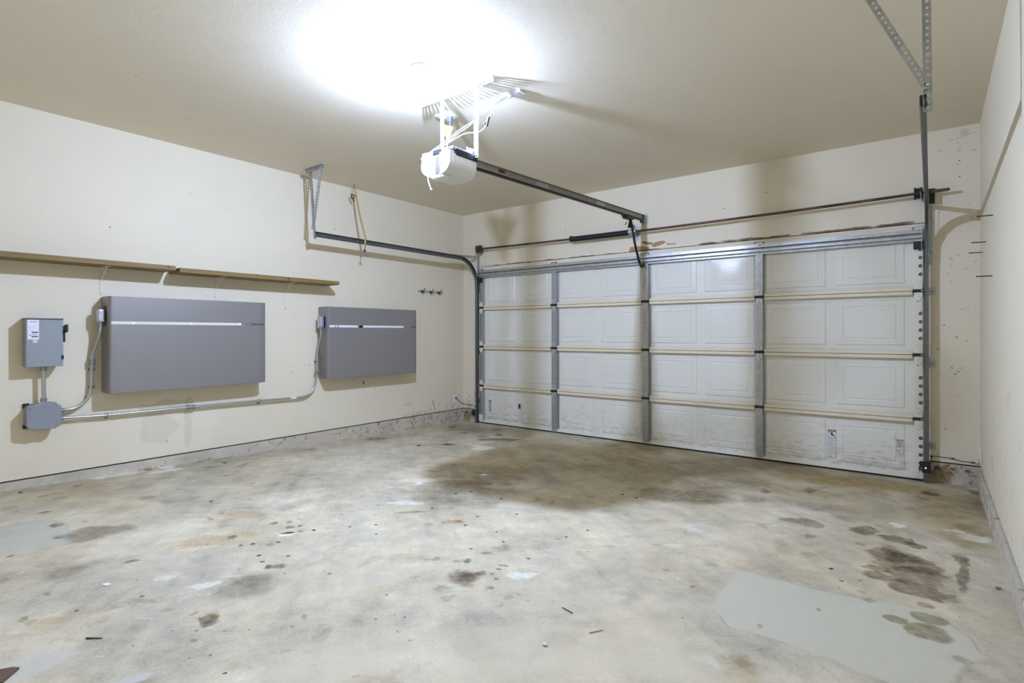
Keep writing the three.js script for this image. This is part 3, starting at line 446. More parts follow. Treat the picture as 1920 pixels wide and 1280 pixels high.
doorLabel(5.055, 0.256, 0.047, 0.137, 0.0155, printed(0.047, 0.137, (c, w, h) => {
  c.fillStyle = '#d9d4cb'; c.fillRect(0, 0, w, h); c.fillStyle = '#4a1518'; c.fillRect(0, 0, w, 26); c.fillStyle = '#eee'; c.font = 'bold 20px sans-serif'; c.textAlign = 'center'; c.fillText('WARNING', w / 2, 20);
  lines(c, 10, 40, w - 40, 15, 14, '#6a5f5c', 8); for (let i = 0; i < 40; i++) { c.fillStyle = i % 2 ? '#8a8178' : '#efeae2'; c.beginPath(); c.arc(12 + rnd() * (w - 24), h * 0.56 + rnd() * h * 0.4, 5 + rnd() * 10, 0, 7); c.fill(); }
}), 'small warning label with dark red top band');
doorLabel(0.505, 0.245, 0.042, 0.155, 0.0155, printed(0.042, 0.155, (c, w, h) => { c.fillStyle = '#b9b6ac'; c.fillRect(0, 0, w, h); c.fillStyle = '#33302e'; c.fillRect(0, 0, w, 40); lines(c, 8, 56, w - 16, 30, 14, '#8a8780', 7); }), 'faded narrow warning label with dark top');
doorLabel(1.0, 0.275, 0.05, 0.075, 0.0045, printed(0.05, 0.075, (c, w, h) => { c.fillStyle = '#c4c4bb'; c.fillRect(0, 0, w, h); c.fillStyle = '#1d211f'; c.fillRect(20, 10, w - 60, h * 0.62); c.fillStyle = '#3d4a47'; c.fillRect(20, h * 0.66, w - 50, h * 0.2); }, 256), 'small dark square maker sticker');

// ---------------------------------------------------------------- tracks, torsion shaft, cables
function trackSweep(path, pr) {                         // path [[y, z]] in the plane x = const; profile [[n, x]] closed, n across the path
  const pos = [], n = path.length, m = pr.length, pts = [];
  for (let i = 0; i < n; i++) {
    const a = path[Math.max(0, i - 1)], b = path[Math.min(n - 1, i + 1)], ty = b[0] - a[0], tz = b[1] - a[1], l = Math.hypot(ty, tz);
    const ny = -tz / l, nz = ty / l; pts.push(pr.map(([q, x]) => [x, path[i][0] + ny * q, path[i][1] + nz * q]));
  }
  for (let i = 0; i + 1 < n; i++) for (let j = 0; j < m; j++) { const k = (j + 1) % m, A = pts[i][j], B = pts[i][k], C = pts[i + 1][k], E = pts[i + 1][j]; pos.push(...A, ...B, ...C, ...A, ...C, ...E); }
  const g = new THREE.BufferGeometry(); g.setAttribute('position', new THREE.Float32BufferAttribute(pos, 3)); g.computeVertexNormals(); return g;
}
function doorTrack(side) {                              // side -1 left, +1 right
  const R = side > 0, xo = R ? 5.252 : 0.304, s = -side;   // web on the outside, open to the door
  const dx = (d) => xo + s * d;
  const pr = [[-0.026, dx(0)], [0.026, dx(0)], [0.026, dx(0.022)], [0.020, dx(0.026)], [0.020, dx(0.023)], [0.0235, dx(0.020)], [0.0235, dx(0.0025)], [-0.0235, dx(0.0025)], [-0.0235, dx(0.020)], [-0.020, dx(0.023)], [-0.020, dx(0.026)], [-0.026, dx(0.022)]];
  const t = thing('door_track', R ? 'garage door track on the right, near the bare side wall, hung from perforated angle iron' : 'galvanized garage door track on the left, curving out over the shelves to a V-shaped hanger', 'door track', [xo, 0, 0.067]);
  const zv = 0.067, yh = 2.238, rr = 0.36, yEnd = R ? 2.285 : 2.245, zEnd = R ? 2.62 : 2.55;
  const vert = [[0.004, zv], [0.6, zv], [1.2, zv], [yh - rr - 0.002, zv]], curve = [[yh - rr, zv]];
  for (let i = 1; i <= 16; i++) { const a = i / 16 * Math.PI / 2; curve.push([yh - rr + rr * Math.sin(a), zv + rr - rr * Math.cos(a)]); }
  part(t, 'vertical_track', trackSweep(vert, pr), M.track);
  part(t, 'horizontal_track', trackSweep([...curve, [(yh + yEnd) / 2, (zv + rr + zEnd) / 2], [yEnd, zEnd]], pr), M.track);
  for (const y of [0.30, 0.98, 1.58]) part(t, 'jamb_bracket', [box(Math.min(dx(0), dx(-0.003)), Math.max(dx(0), dx(-0.003)), y - 0.03, y + 0.03, 0.002, 0.088), box(Math.min(dx(0), dx(-0.045)), Math.max(dx(0), dx(-0.045)), y - 0.03, y + 0.03, 0.0015, 0.0045), sph(dx(-0.022), y, 0.006, 0.008, 8)], M.galvDull);
  part(t, 'flag_bracket', [box(Math.min(dx(-0.001), dx(-0.004)), Math.max(dx(-0.001), dx(-0.004)), 1.80, 2.30, 0.002, 0.045), box(Math.min(dx(-0.001), dx(-0.004)), Math.max(dx(-0.001), dx(-0.004)), 1.84, 2.02, 0.04, 0.095), box(Math.min(dx(-0.001), dx(-0.022)), Math.max(dx(-0.001), dx(-0.022)), 1.80, 2.30, 0.0015, 0.004), sph(dx(-0.013), 1.9, 0.006, 0.007, 8), sph(dx(-0.013), 2.2, 0.006, 0.007, 8)], M.galvDull);
  part(t, 'slotted_angle', angleIron([dx(-0.002), 2.30, 0.02], [dx(-0.002), 2.266, 0.60], [0, -1, 0], 0.034, 0.028, 0.006, 0.07, 1), M.galvDull);
  // hanger: upright and slanting angle from the ceiling, with a punched cross piece on the ceiling
  const zc = R ? 2.60 : 2.56, xu = R ? 5.235 : 0.225, xs = R ? 4.985 : 0.470, xb = R ? 5.242 : 0.288;
  part(t, 'hanger_angle', angleIron([xb, yEnd - 0.045, zc - 0.012], [xu, H - 0.004, zc], [1, 0, 0], 0.032, 0.03, 0.0062, 0.03, R ? 1 : -1), M.galvDull);
  part(t, 'hanger_angle', angleIron([xb + (R ? 0 : 0.01), yEnd + 0.05, zc + 0.006], [xs, H - 0.004, zc + 0.02], [1, 0, 0], 0.032, 0.014, 0.0062, 0.03, 1), M.galvDull);
  part(t, 'ceiling_angle', angleIron([Math.min(xu, xs) - 0.02, H - 0.003, zc + 0.024], [Math.max(xu, xs) + 0.05, H - 0.003, zc + 0.024], [0, -1, 0], 0.03, 0.03, 0.005, 0.03, 1), M.galvDull);
  parts(t, 'hanger_bolt', [sph(xb + 0.015, yEnd - 0.005, zc - 0.004, 0.009, 8), sph(xb + 0.015, yEnd + 0.07, zc + 0.012, 0.008, 8)], M.zinc);
}
doorTrack(-1); doorTrack(1);

const shaftY = (x) => 2.386 - 0.026 * (1 - ((x - 2.78) / 2.5) ** 2);
const rust = new Paint(1024, 64, 0, 5.2, 0, 0.3, (x, y) => { const v = fbm(x * 7, y * 20, 4), t = sstep(0.35, 0.62, v); return [0.055 + 0.10 * t, 0.032 + 0.055 * t, 0.02 + 0.028 * t]; }).texture();
rust.repeat.set(1 / 5.2, 1 / 0.3);
{
  const t = thing('torsion_spring_shaft', 'rusty steel torsion shaft with black coil spring above the garage door', 'torsion spring', [2.78, 2.36, 0.1]);
  const P = []; for (let i = 0; i <= 12; i++) { const x = 0.325 + i / 12 * (5.375 - 0.325); P.push([x, shaftY(x), 0.1]); }
  const sh = part(t, 'shaft', tube(P, 0.0127, 60, 12), new THREE.MeshStandardMaterial({ map: rust, roughness: 0.55, metalness: 0.4 }));
  subs(t, sh, 'shaft_collar', [sph(5.375, shaftY(5.375), 0.1, 0.0127), sph(0.325, shaftY(0.325), 0.1, 0.0127)], M.redBrown);
  const C = []; for (let i = 0; i <= 104 * 10; i++) { const u = i / 1040, x = 1.86 + u * 0.745, a = i / 10 * Math.PI * 2; C.push([x, shaftY(x) + 0.028 * Math.cos(a) - 0.003, 0.1 + 0.028 * Math.sin(a)]); }
  part(t, 'spring', tube(C, 0.0042, 1040, 6), M.blackPaint);
  part(t, 'spring_cone', [cyl([1.838, shaftY(1.84), 0.1], [1.875, shaftY(1.875), 0.1], 0.034, 18, 0.030), sph(1.85, shaftY(1.85) + 0.03, 0.11, 0.009), sph(1.85, shaftY(1.85) - 0.01, 0.133, 0.008)], M.blackPaint);
  part(t, 'anchor_bracket', [cyl([2.60, shaftY(2.6), 0.1], [2.645, shaftY(2.64), 0.1], 0.032, 18), frame(plate(0.085, 0.15, [[0.0425, 0.075, 0.014]], 0.004), V(2.652, shaftY(2.65) - 0.075, 0.14), V(0, 0, -1), V(0, 1, 0), V(1, 0, 0)), box(2.652, 2.656, shaftY(2.65) - 0.03, shaftY(2.65) + 0.03, 0.002, 0.06), box(2.63, 2.70, shaftY(2.65) - 0.07, shaftY(2.65) + 0.07, 0.001, 0.005), cyl([2.656, shaftY(2.66), 0.1], [2.68, shaftY(2.66), 0.1], 0.03, 8, 0.024)], M.galv);
  for (const s of [-1, 1]) {
    const x = s < 0 ? 0.385 : 5.185;
    const pf = [[0.013, -0.03], [0.05, -0.03], [0.052, -0.02], [0.044, -0.016], [0.044, 0.012], [0.05, 0.018], [0.05, 0.026], [0.03, 0.03], [0.013, 0.03]].map(([r, q]) => new THREE.Vector2(r, q * s));
    part(t, 'cable_drum', new THREE.LatheGeometry(pf, 22).rotateZ(-Math.PI / 2).translate(x, shaftY(x), 0.1), s < 0 ? M.redBrown : M.blackPaint);
    part(t, 'end_bearing_plate', [frame(plate(0.13, 0.13, [[0.1, 0.085, 0.016]], 0.003), V(s < 0 ? 0.345 : 5.238, 2.305, 0.002), V(0, 0, 1), V(0, 1, 0), V(-1, 0, 0)), box(s < 0 ? 0.315 : 5.236, s < 0 ? 0.343 : 5.292, 2.305, 2.43, 0.0015, 0.004), cyl([x + s * 0.035, shaftY(x), 0.1], [x + s * 0.062, shaftY(x), 0.1], 0.022)], s < 0 ? M.galvDull : M.blackPaint);
  }
}
for (const s of [-1, 1]) {
  const x = s < 0 ? 0.375 : 5.202;
  solo('lift_cable', cyl([x, 2.37, 0.154], [s < 0 ? 0.338 : 5.221, 0.06, 0.064], 0.0016, 6), M.galv, s < 0 ? 'thin steel lift cable hanging from the dark red drum at the left door edge' : 'thin steel lift cable running down the right door edge beside the punched stile', 'cable');
}

// ---------------------------------------------------------------- lamp on the ceiling
{
  const t = thing('ceiling_lamp', 'bare bulb in a round white porcelain holder on the ceiling', 'lamp', [BULB.x, H, BULB.z]);
  const L = (p) => new THREE.LatheGeometry(p.map(([r, y]) => new THREE.Vector2(r, y)), 36).translate(BULB.x, 0, BULB.z);
  part(t, 'lamp_base', L([[0, H - 0.001], [0.058, H - 0.001], [0.06, H - 0.006], [0.057, H - 0.014], [0.045, H - 0.019], [0.03, H - 0.022], [0.029, H - 0.046], [0.0255, H - 0.049], [0.0, H - 0.049]]), M.whitePlastic);
  part(t, 'bulb_collar', L([[0.0, H - 0.0495], [0.014, H - 0.0495], [0.017, H - 0.053], [0.0185, H - 0.058], [0.0, H - 0.058]]), M.whitePlastic);
  const b = part(t, 'bulb', L([[0.0185, H - 0.0582], [0.023, H - 0.066], [0.029, H - 0.075], [0.0315, H - 0.084], [0.0315, H - 0.096], [0.029, H - 0.112], [0.022, H - 0.126], [0.011, H - 0.134], [0, H - 0.136]]), new THREE.MeshStandardMaterial({ color: 0xffffff, emissive: new THREE.Color().setRGB(0.9, 0.97, 1), emissiveIntensity: 2.2, roughness: 0.5 }));
  b.castShadow = false;
  const li = new THREE.PointLight(BULB_COLOR, BULB_POWER, 0, 2); li.name = 'bulb_light'; li.position.set(0, BULB.y - H, 0);
  li.castShadow = true; li.shadow.radius = 1.0; li.shadow.mapSize.set(1024, 1024); t.add(li);
  // the collar keeps part of the light from going up: the bulb is stronger downwards
  const dn = new THREE.SpotLight(BULB_COLOR, BULB_DOWN, 0, Math.PI / 2, 1, 2); dn.name = 'bulb_downlight'; dn.position.copy(li.position); dn.castShadow = true; dn.shadow.radius = 1.0;
  dn.target.position.set(0, -2.9, 0); t.add(dn); t.add(dn.target); dn.target.name = 'bulb_aim';
}

// ---------------------------------------------------------------- door opener hung from the ceiling
{
  const t = thing('garage_door_opener', 'white ceiling-hung garage door opener with long rail and black door arm', 'garage door opener', [2.72, 2.43, 3.1]);
  const x0 = 2.585, x1 = 2.868, z0 = 2.965, z1 = 3.2, yT = 2.425;
  const shape = (ins) => { const s = new THREE.Shape(), a = x0 + ins, b = x1 - ins, yb = 2.255 + ins; s.moveTo(a, yT - 0.05); s.lineTo(a, yT - 0.085); s.bezierCurveTo(a, yb + 0.02, a + 0.05, yb, a + 0.10, yb); s.lineTo(b - 0.10, yb); s.bezierCurveTo(b - 0.05, yb, b, yb + 0.02, b, yT - 0.085); s.lineTo(b, yT - 0.05); s.closePath(); return s; };
  part(t, 'housing', new THREE.ExtrudeGeometry(shape(0.008), { depth: z1 - z0 - 0.03, bevelEnabled: true, bevelSize: 0.008, bevelThickness: 0.012, bevelSegments: 4, curveSegments: 14 }).translate(0, 0, z0 + 0.012), M.whitePlastic);
  part(t, 'trim_band', [rbox(x0 + 0.001, x1 + 0.003, yT - 0.052, yT - 0.002, z0 - 0.003, z1 - 0.03, 0.008, 3)], std([0.012, 0.017, 0.035], 0.3), 'glossy dark blue band around the top');
  part(t, 'chassis', rbox(x0 + 0.01, x1 - 0.006, yT - 0.008, yT + 0.006, z0 + 0.01, z1 - 0.01, 0.003), M.galv);
  parts(t, 'chassis_tab', [box(x1 - 0.05, x1 - 0.008, yT + 0.005, yT + 0.04, z0 + 0.015, z0 + 0.018), box(x1 - 0.012, x1 - 0.008, yT + 0.005, yT + 0.035, z0 + 0.015, z0 + 0.09), box(x0 + 0.02, x0 + 0.024, yT + 0.005, yT + 0.03, z0 + 0.015, z0 + 0.09)], M.galv);
  // rear end: lens halves, vent column, terminals
  const lens = (xa, xb, dir) => { const s = new THREE.Shape(); s.moveTo(xa, yT - 0.03); s.lineTo(xb, yT - 0.03); if (dir > 0) { s.lineTo(xb, yT - 0.09); s.bezierCurveTo(xb, yT - 0.14, xb - 0.05, yT - 0.16, xa, yT - 0.168); } else { s.lineTo(xb, yT - 0.168); s.bezierCurveTo(xa + 0.05, yT - 0.16, xa, yT - 0.14, xa, yT - 0.09); } s.closePath(); return new THREE.ExtrudeGeometry(s, { depth: 0.02, bevelEnabled: true, bevelSize: 0.006, bevelThickness: 0.012, bevelSegments: 4, curveSegments: 12 }).translate(0, 0, z1 - 0.016); };
  part(t, 'lamp_lens', lens(x0 + 0.012, 2.682, -1), M.white); part(t, 'lamp_lens', lens(2.77, x1 - 0.012, 1), M.white);
  const vc = part(t, 'vent_column', [rbox(2.682, 2.772, yT - 0.182, yT - 0.03, z1 - 0.02, z1 + 0.012, 0.01, 3), rbox(2.69, 2.80, yT - 0.19, yT - 0.165, z1 - 0.05, z1 + 0.014, 0.01, 3)], M.whitePlastic);
  const slots = []; for (let i = 0; i < 14; i++) slots.push(box(2.726, 2.764, yT - 0.052 - i * 0.0083, yT - 0.0485 - i * 0.0083, z1 + 0.0115, z1 + 0.013));
  subs(t, vc, 'vent_slot', slots, M.blackPaint);
  parts(t, 'terminal_strip', [rbox(2.60, 2.65, yT - 0.03, yT - 0.002, z1 - 0.03, z1 + 0.012, 0.003), rbox(2.655, 2.70, yT - 0.028, yT - 0.002, z1 - 0.03, z1 + 0.01, 0.003), rbox(2.775, 2.84, yT - 0.03, yT - 0.002, z1 - 0.03, z1 + 0.01, 0.003)], std([0.10, 0.14, 0.12], 0.5), 'dark green terminal blocks');
  parts(t, 'connector', [rbox(2.703, 2.772, yT - 0.034, yT + 0.0, z1 - 0.03, z1 + 0.014, 0.004), rbox(2.592, 2.604, yT - 0.075, yT - 0.04, z1 - 0.005, z1 + 0.016, 0.003)], M.black);
  part(t, 'antenna_cord', [tube([[2.655, yT - 0.15, z1 + 0.012], [2.662, 2.235, z1 + 0.014], [2.672, 2.205, z1 + 0.012], [2.683, 2.178, z1 + 0.01]], 0.0035, 16), sph(2.685, 2.174, z1 + 0.01, 0.008)], M.white);
  // rail sloping up to the door wall, with splice plate, label, chain
  const ra = V(2.735, 2.415, z0 + 0.015), rb = V(2.735, 2.512, 0.02), Y = rb.clone().sub(ra), len = Y.length(); Y.normalize();
  const X = V(1, 0, 0), Z = X.clone().cross(Y).normalize();        // Z points up
  if (Z.y < 0) { Z.negate(); }
  const rl = (xa, xb, ya, yb, za, zb) => frame(box(xa, xb, ya, yb, za, zb), ra, X, Y, Z);
  const rail = part(t, 'rail', [rl(-0.006, 0.006, 0, len, -0.018, 0.03), rl(-0.02, 0.02, 0, len, 0.028, 0.032), rl(-0.025, 0.025, 0, len, -0.022, -0.018)], std([0.40, 0.37, 0.32], 0.45, 0.5, { map: galvMap }));
  for (const y of [0.97, 1.95]) sub(t, rail, 'splice_plate', [rl(0.006, 0.010, y - 0.09, y + 0.09, -0.014, 0.024), ...[-0.075, -0.02, 0.02, 0.075].map(q => { const c = ra.clone().addScaledVector(Y, y + q).addScaledVector(X, 0.012).addScaledVector(Z, 0.014); return sph(c.x, c.y, c.z, 0.006, 8); })], M.galv);
  sub(t, rail, 'rail_label', [rl(0.0062, 0.0072, 0.40, 0.475, -0.002, 0.02)], printed(0.15, 0.03, (c, w, h) => { c.fillStyle = '#e8e6e0'; c.fillRect(0, 0, w, h); c.fillStyle = '#4a2018'; c.fillRect(0, 0, w, h * 0.45); lines(c, 12, h * 0.55, w - 24, 3, 14, '#8a8780', 6); }));
  part(t, 'drive_chain', [rl(-0.012, 0.012, 0.01, len - 0.05, -0.034, -0.0225)], M.black);
  parts(t, 'rail_mount', [rl(-0.04, 0.04, -0.03, 0.10, 0.0, 0.006), rl(-0.03, 0.03, 0.02, 0.09, 0.032, 0.04)], M.galv);
  part(t, 'header_bracket', [box(2.70, 2.78, 2.44, 2.56, 0.001, 0.004), box(2.705, 2.708, 2.46, 2.535, 0.003, 0.05), box(2.764, 2.767, 2.46, 2.535, 0.003, 0.05), cyl([2.70, 2.49, 0.035], [2.772, 2.49, 0.035], 0.006)], M.galvDull);
  const tr = part(t, 'trolley', [rl(-0.03, 0.03, len - 0.46, len - 0.30, -0.06, -0.0345), frame(new THREE.CylinderGeometry(0.012, 0.034, 0.085, 10).rotateX(Math.PI / 2), ra.clone().addScaledVector(Y, len - 0.33).addScaledVector(Z, -0.1), X, Y, Z), rl(-0.012, 0.012, len - 0.52, len - 0.46, -0.05, -0.036)], M.black);
  sub(t, tr, 'release_lever', [cyl([2.735, 2.40, 0.44], [2.735, 2.37, 0.47], 0.005)], M.black);
  part(t, 'door_arm', [tube([[2.742, 2.40, 0.345], [2.745, 2.30, 0.305], [2.748, 2.20, 0.27], [2.75, 2.06, 0.195], [2.752, 1.99, 0.145], [2.755, 1.962, 0.11], [2.758, 1.975, 0.08], [2.762, 2.005, 0.066]], 0.0125, 60, 10)], M.black, 'curved black door arm');
  part(t, 'door_bracket', [box(2.745, 2.79, 1.97, 2.045, 0.0505, 0.0535), box(2.752, 2.755, 1.98, 2.03, 0.053, 0.08), box(2.772, 2.775, 1.98, 2.03, 0.053, 0.08), sph(2.79, 2.01, 0.058, 0.008)], M.galv);
  // perforated hangers
  part(t, 'ceiling_angle', angleIron([2.36, H - 0.002, 2.985], [3.025, H - 0.002, 2.985], [0, -1, 0], 0.036, 0.034, 0.0055, 0.027, 1, 1.7, 0.60), M.zinc, 'punched angle iron screwed to the ceiling');
  part(t, 'hanger_strap', angleIron([2.552, 2.40, 2.99], [2.552, H - 0.01, 2.99], [1, 0, 0], 0.034, 0.03, 0.0045, 0.0254, -1), M.zinc);
  part(t, 'hanger_strap', angleIron([2.866, 2.40, 2.99], [2.866, H - 0.01, 2.99], [1, 0, 0], 0.036, 0.034, 0.0045, 0.0254, -1), M.zinc);
  parts(t, 'hanger_bolt', [sph(2.57, 2.415, 2.994, 0.008, 8), sph(2.884, 2.415, 2.994, 0.008, 8), sph(2.57, H - 0.02, 2.994, 0.007, 8), sph(2.884, H - 0.02, 2.994, 0.007, 8)], M.zinc);
}
// ceiling outlet with plug and hanging tag; wire box; low-voltage wires
{
  const t = thing('ceiling_outlet', 'square white outlet plate on the ceiling above the opener', 'outlet', [2.33, H, 2.70]);
  part(t, 'outlet_plate', rbox(2.265, 2.40, H - 0.012, H - 0.001, 2.64, 2.77, 0.004), M.whitePlastic);
  parts(t, 'outlet_socket', [cyl([2.30, H - 0.012, 2.705], [2.30, H - 0.016, 2.705], 0.017), cyl([2.365, H - 0.012, 2.705], [2.365, H - 0.016, 2.705], 0.017)], M.white);
  const c = thing('power_cord', 'grey power cord with a yellow-green tag plugged into the ceiling outlet', 'power cord', [2.365, H - 0.016, 2.705]);
  part(c, 'plug', [cyl([2.365, H - 0.0165, 2.705], [2.365, H - 0.055, 2.705], 0.017, 14, 0.012), cyl([2.365, H - 0.055, 2.705], [2.366, H - 0.085, 2.708], 0.009, 12, 0.005)], std([0.07, 0.075, 0.36], 0.5), 'violet-blue plug');
  part(c, 'cord', tube([[2.366, H - 0.08, 2.708], [2.37, 2.76, 2.715], [2.40, 2.62, 2.78], [2.50, 2.48, 2.96], [2.575, 2.47, 3.05], [2.60, 2.452, 3.10]], 0.0042, 40), std([0.6, 0.6, 0.62], 0.5));
  const s = new THREE.Shape(); s.moveTo(-0.048, 0); s.lineTo(0.045, -0.028); s.lineTo(0.04, -0.05); s.lineTo(0.012, -0.125); s.lineTo(-0.003, -0.122); s.closePath();
  part(c, 'cord_tag', new THREE.ExtrudeGeometry(s, { depth: 0.0015, bevelEnabled: false }).rotateY(0.5).translate(2.352, 2.832, 2.722), std([0.26, 0.5, 0.006], 0.6), 'yellow-green triangular tag');
}
{
  const t = thing('ceiling_junction_plate', 'small white wire entry plate on the ceiling beside the perforated angle', 'junction box', [3.0, H, 2.70]);
  part(t, 'plate', [rbox(2.955, 3.05, H - 0.016, H - 0.001, 2.66, 2.73, 0.004)], M.whitePlastic);
  parts(t, 'cable_clamp', [rbox(2.925, 2.957, H - 0.022, H - 0.001, 2.685, 2.71, 0.004), rbox(3.0, 3.02, H - 0.02, H - 0.015, 2.67, 2.72, 0.002)], M.white);
  const w = thing('opener_wire', 'white twisted wires sagging from ceiling plate to the opener with black splices', 'wire', [2.93, 2.88, 2.69]);
  parts(w, 'wire', [tube([[2.93, H - 0.02, 2.69], [2.93, 2.86, 2.74], [2.95, 2.77, 2.88], [2.93, 2.68, 2.98], [2.90, 2.645, 3.03]], 0.0021, 34), tube([[2.935, H - 0.02, 2.70], [2.95, 2.86, 2.76], [2.985, 2.74, 2.93], [2.995, 2.66, 2.98], [3.0, 2.61, 3.01]], 0.0021, 34),
    tube([[2.99, 2.575, 3.02], [2.97, 2.55, 3.03], [2.92, 2.545, 3.03], [2.86, 2.556, 3.035], [2.79, 2.553, 3.04], [2.70, 2.512, 3.07], [2.64, 2.47, 3.12], [2.62, 2.435, 3.17]], 0.0024, 60), tube([[2.905, 2.63, 3.03], [2.86, 2.60, 3.035], [2.78, 2.575, 3.04], [2.70, 2.53, 3.06], [2.64, 2.48, 3.10], [2.61, 2.44, 3.15]], 0.0025, 60), tube([[2.895, 2.625, 3.03], [2.85, 2.61, 3.04], [2.77, 2.585, 3.045], [2.69, 2.535, 3.07], [2.60, 2.46, 3.13], [2.60, 2.434, 3.16]], 0.0023, 60)], M.white);
  parts(w, 'splice', [cyl([2.91, 2.65, 3.03], [2.895, 2.635, 3.03], 0.006, 8), cyl([3.005, 2.635, 3.005], [2.995, 2.575, 3.015], 0.0075, 8), cyl([2.99, 2.605, 3.015], [2.975, 2.59, 3.02], 0.005, 8)], M.black);
}

// ---------------------------------------------------------------- left wall: shelves and brackets
const woodTex = (sd) => { const p = new Paint(1024, 128, 0, 2.4, 0, 0.5, (x, y) => { const wv = y * 60 + 3.5 * fbm(x * 1.5 + sd, y * 8, 3) + 0.8 * Math.sin(x * 1.7), g = 0.5 + 0.5 * Math.sin(wv * 2.2), f = fbm(x * 6 + sd, y * 160, 3), v = 0.80 + 0.28 * (f - 0.5) + 0.16 * (g - 0.5); return [0.27 * v, 0.172 * v, 0.045 * v]; }); for (let i = 0; i < 6; i++) p.blob(0.3 + i * 0.36 + 0.1 * rnd(), 0.05 + rnd() * 0.4, 0.012, 0.02, 1.57, 0.8, 0.4, [0.35, 0.3, 0.25], 1); const t = p.texture(); t.repeat.set(1 / 2.4, 2); return t; };
function plank(z0, z1, y, tex, label) {
  const g = rbox(0.002, 0.24, y, y + 0.038, z0, z1, 0.003);
  const c = clean(g), p = c.attributes.position, n = c.attributes.normal, uv = c.attributes.uv;
  for (let i = 0; i < p.count; i++) uv.setXY(i, p.getZ(i), Math.abs(n.getY(i)) > 0.5 ? p.getX(i) : p.getY(i)); c.userData.keepUV = true;
  return solo('wall_shelf', c, new THREE.MeshStandardMaterial({ map: tex, roughness: 0.6 }), label, 'shelf');
}
plank(3.805, 5.9, 1.767, woodTex(1), 'longer brown wood shelf board running out of frame above the disconnect box');
plank(2.21, 3.775, 1.756, woodTex(9), 'shorter brown wood shelf board, the one nearer the garage door');
function bracket(z, y, len, label) {
  const t = thing('shelf_bracket', label, 'shelf bracket', [0.002, y, z], 'white shelf brackets');
  const wp = part(t, 'wall_plate', rbox(0.0005, 0.004, y - len, y - 0.003, z - 0.011, z + 0.011, 0.001), plainWallMat);
  subs(t, wp, 'screw', [sph(0.005, y - 0.05, z, 0.005, 8), sph(0.005, y - len + 0.02, z, 0.005, 8)], plainWallMat);
  part(t, 'shelf_arm', [rbox(0.003, 0.20, y - 0.0045, y - 0.0008, z - 0.011, z + 0.011, 0.001)], plainWallMat);
  part(t, 'brace', [cyl([0.004, y - 0.10, z], [0.13, y - 0.006, z], 0.005, 8), sph(0.006, y - 0.10, z, 0.007, 8)], plainWallMat);
}
const plainWallMat = std([0.76, 0.69, 0.54], 0.45);
bracket(4.259, 1.767, 0.22, 'white shelf bracket under the longer board, above the left edge of a battery cabinet');
bracket(3.381, 1.756, 0.20, 'white shelf bracket under the left half of the shorter board');
bracket(2.691, 1.756, 0.26, 'white shelf bracket under the right end of the shorter board, between the cabinets');
bracket(5.35, 1.767, 0.22, 'white shelf bracket under the longer board beyond the left edge of the photo');

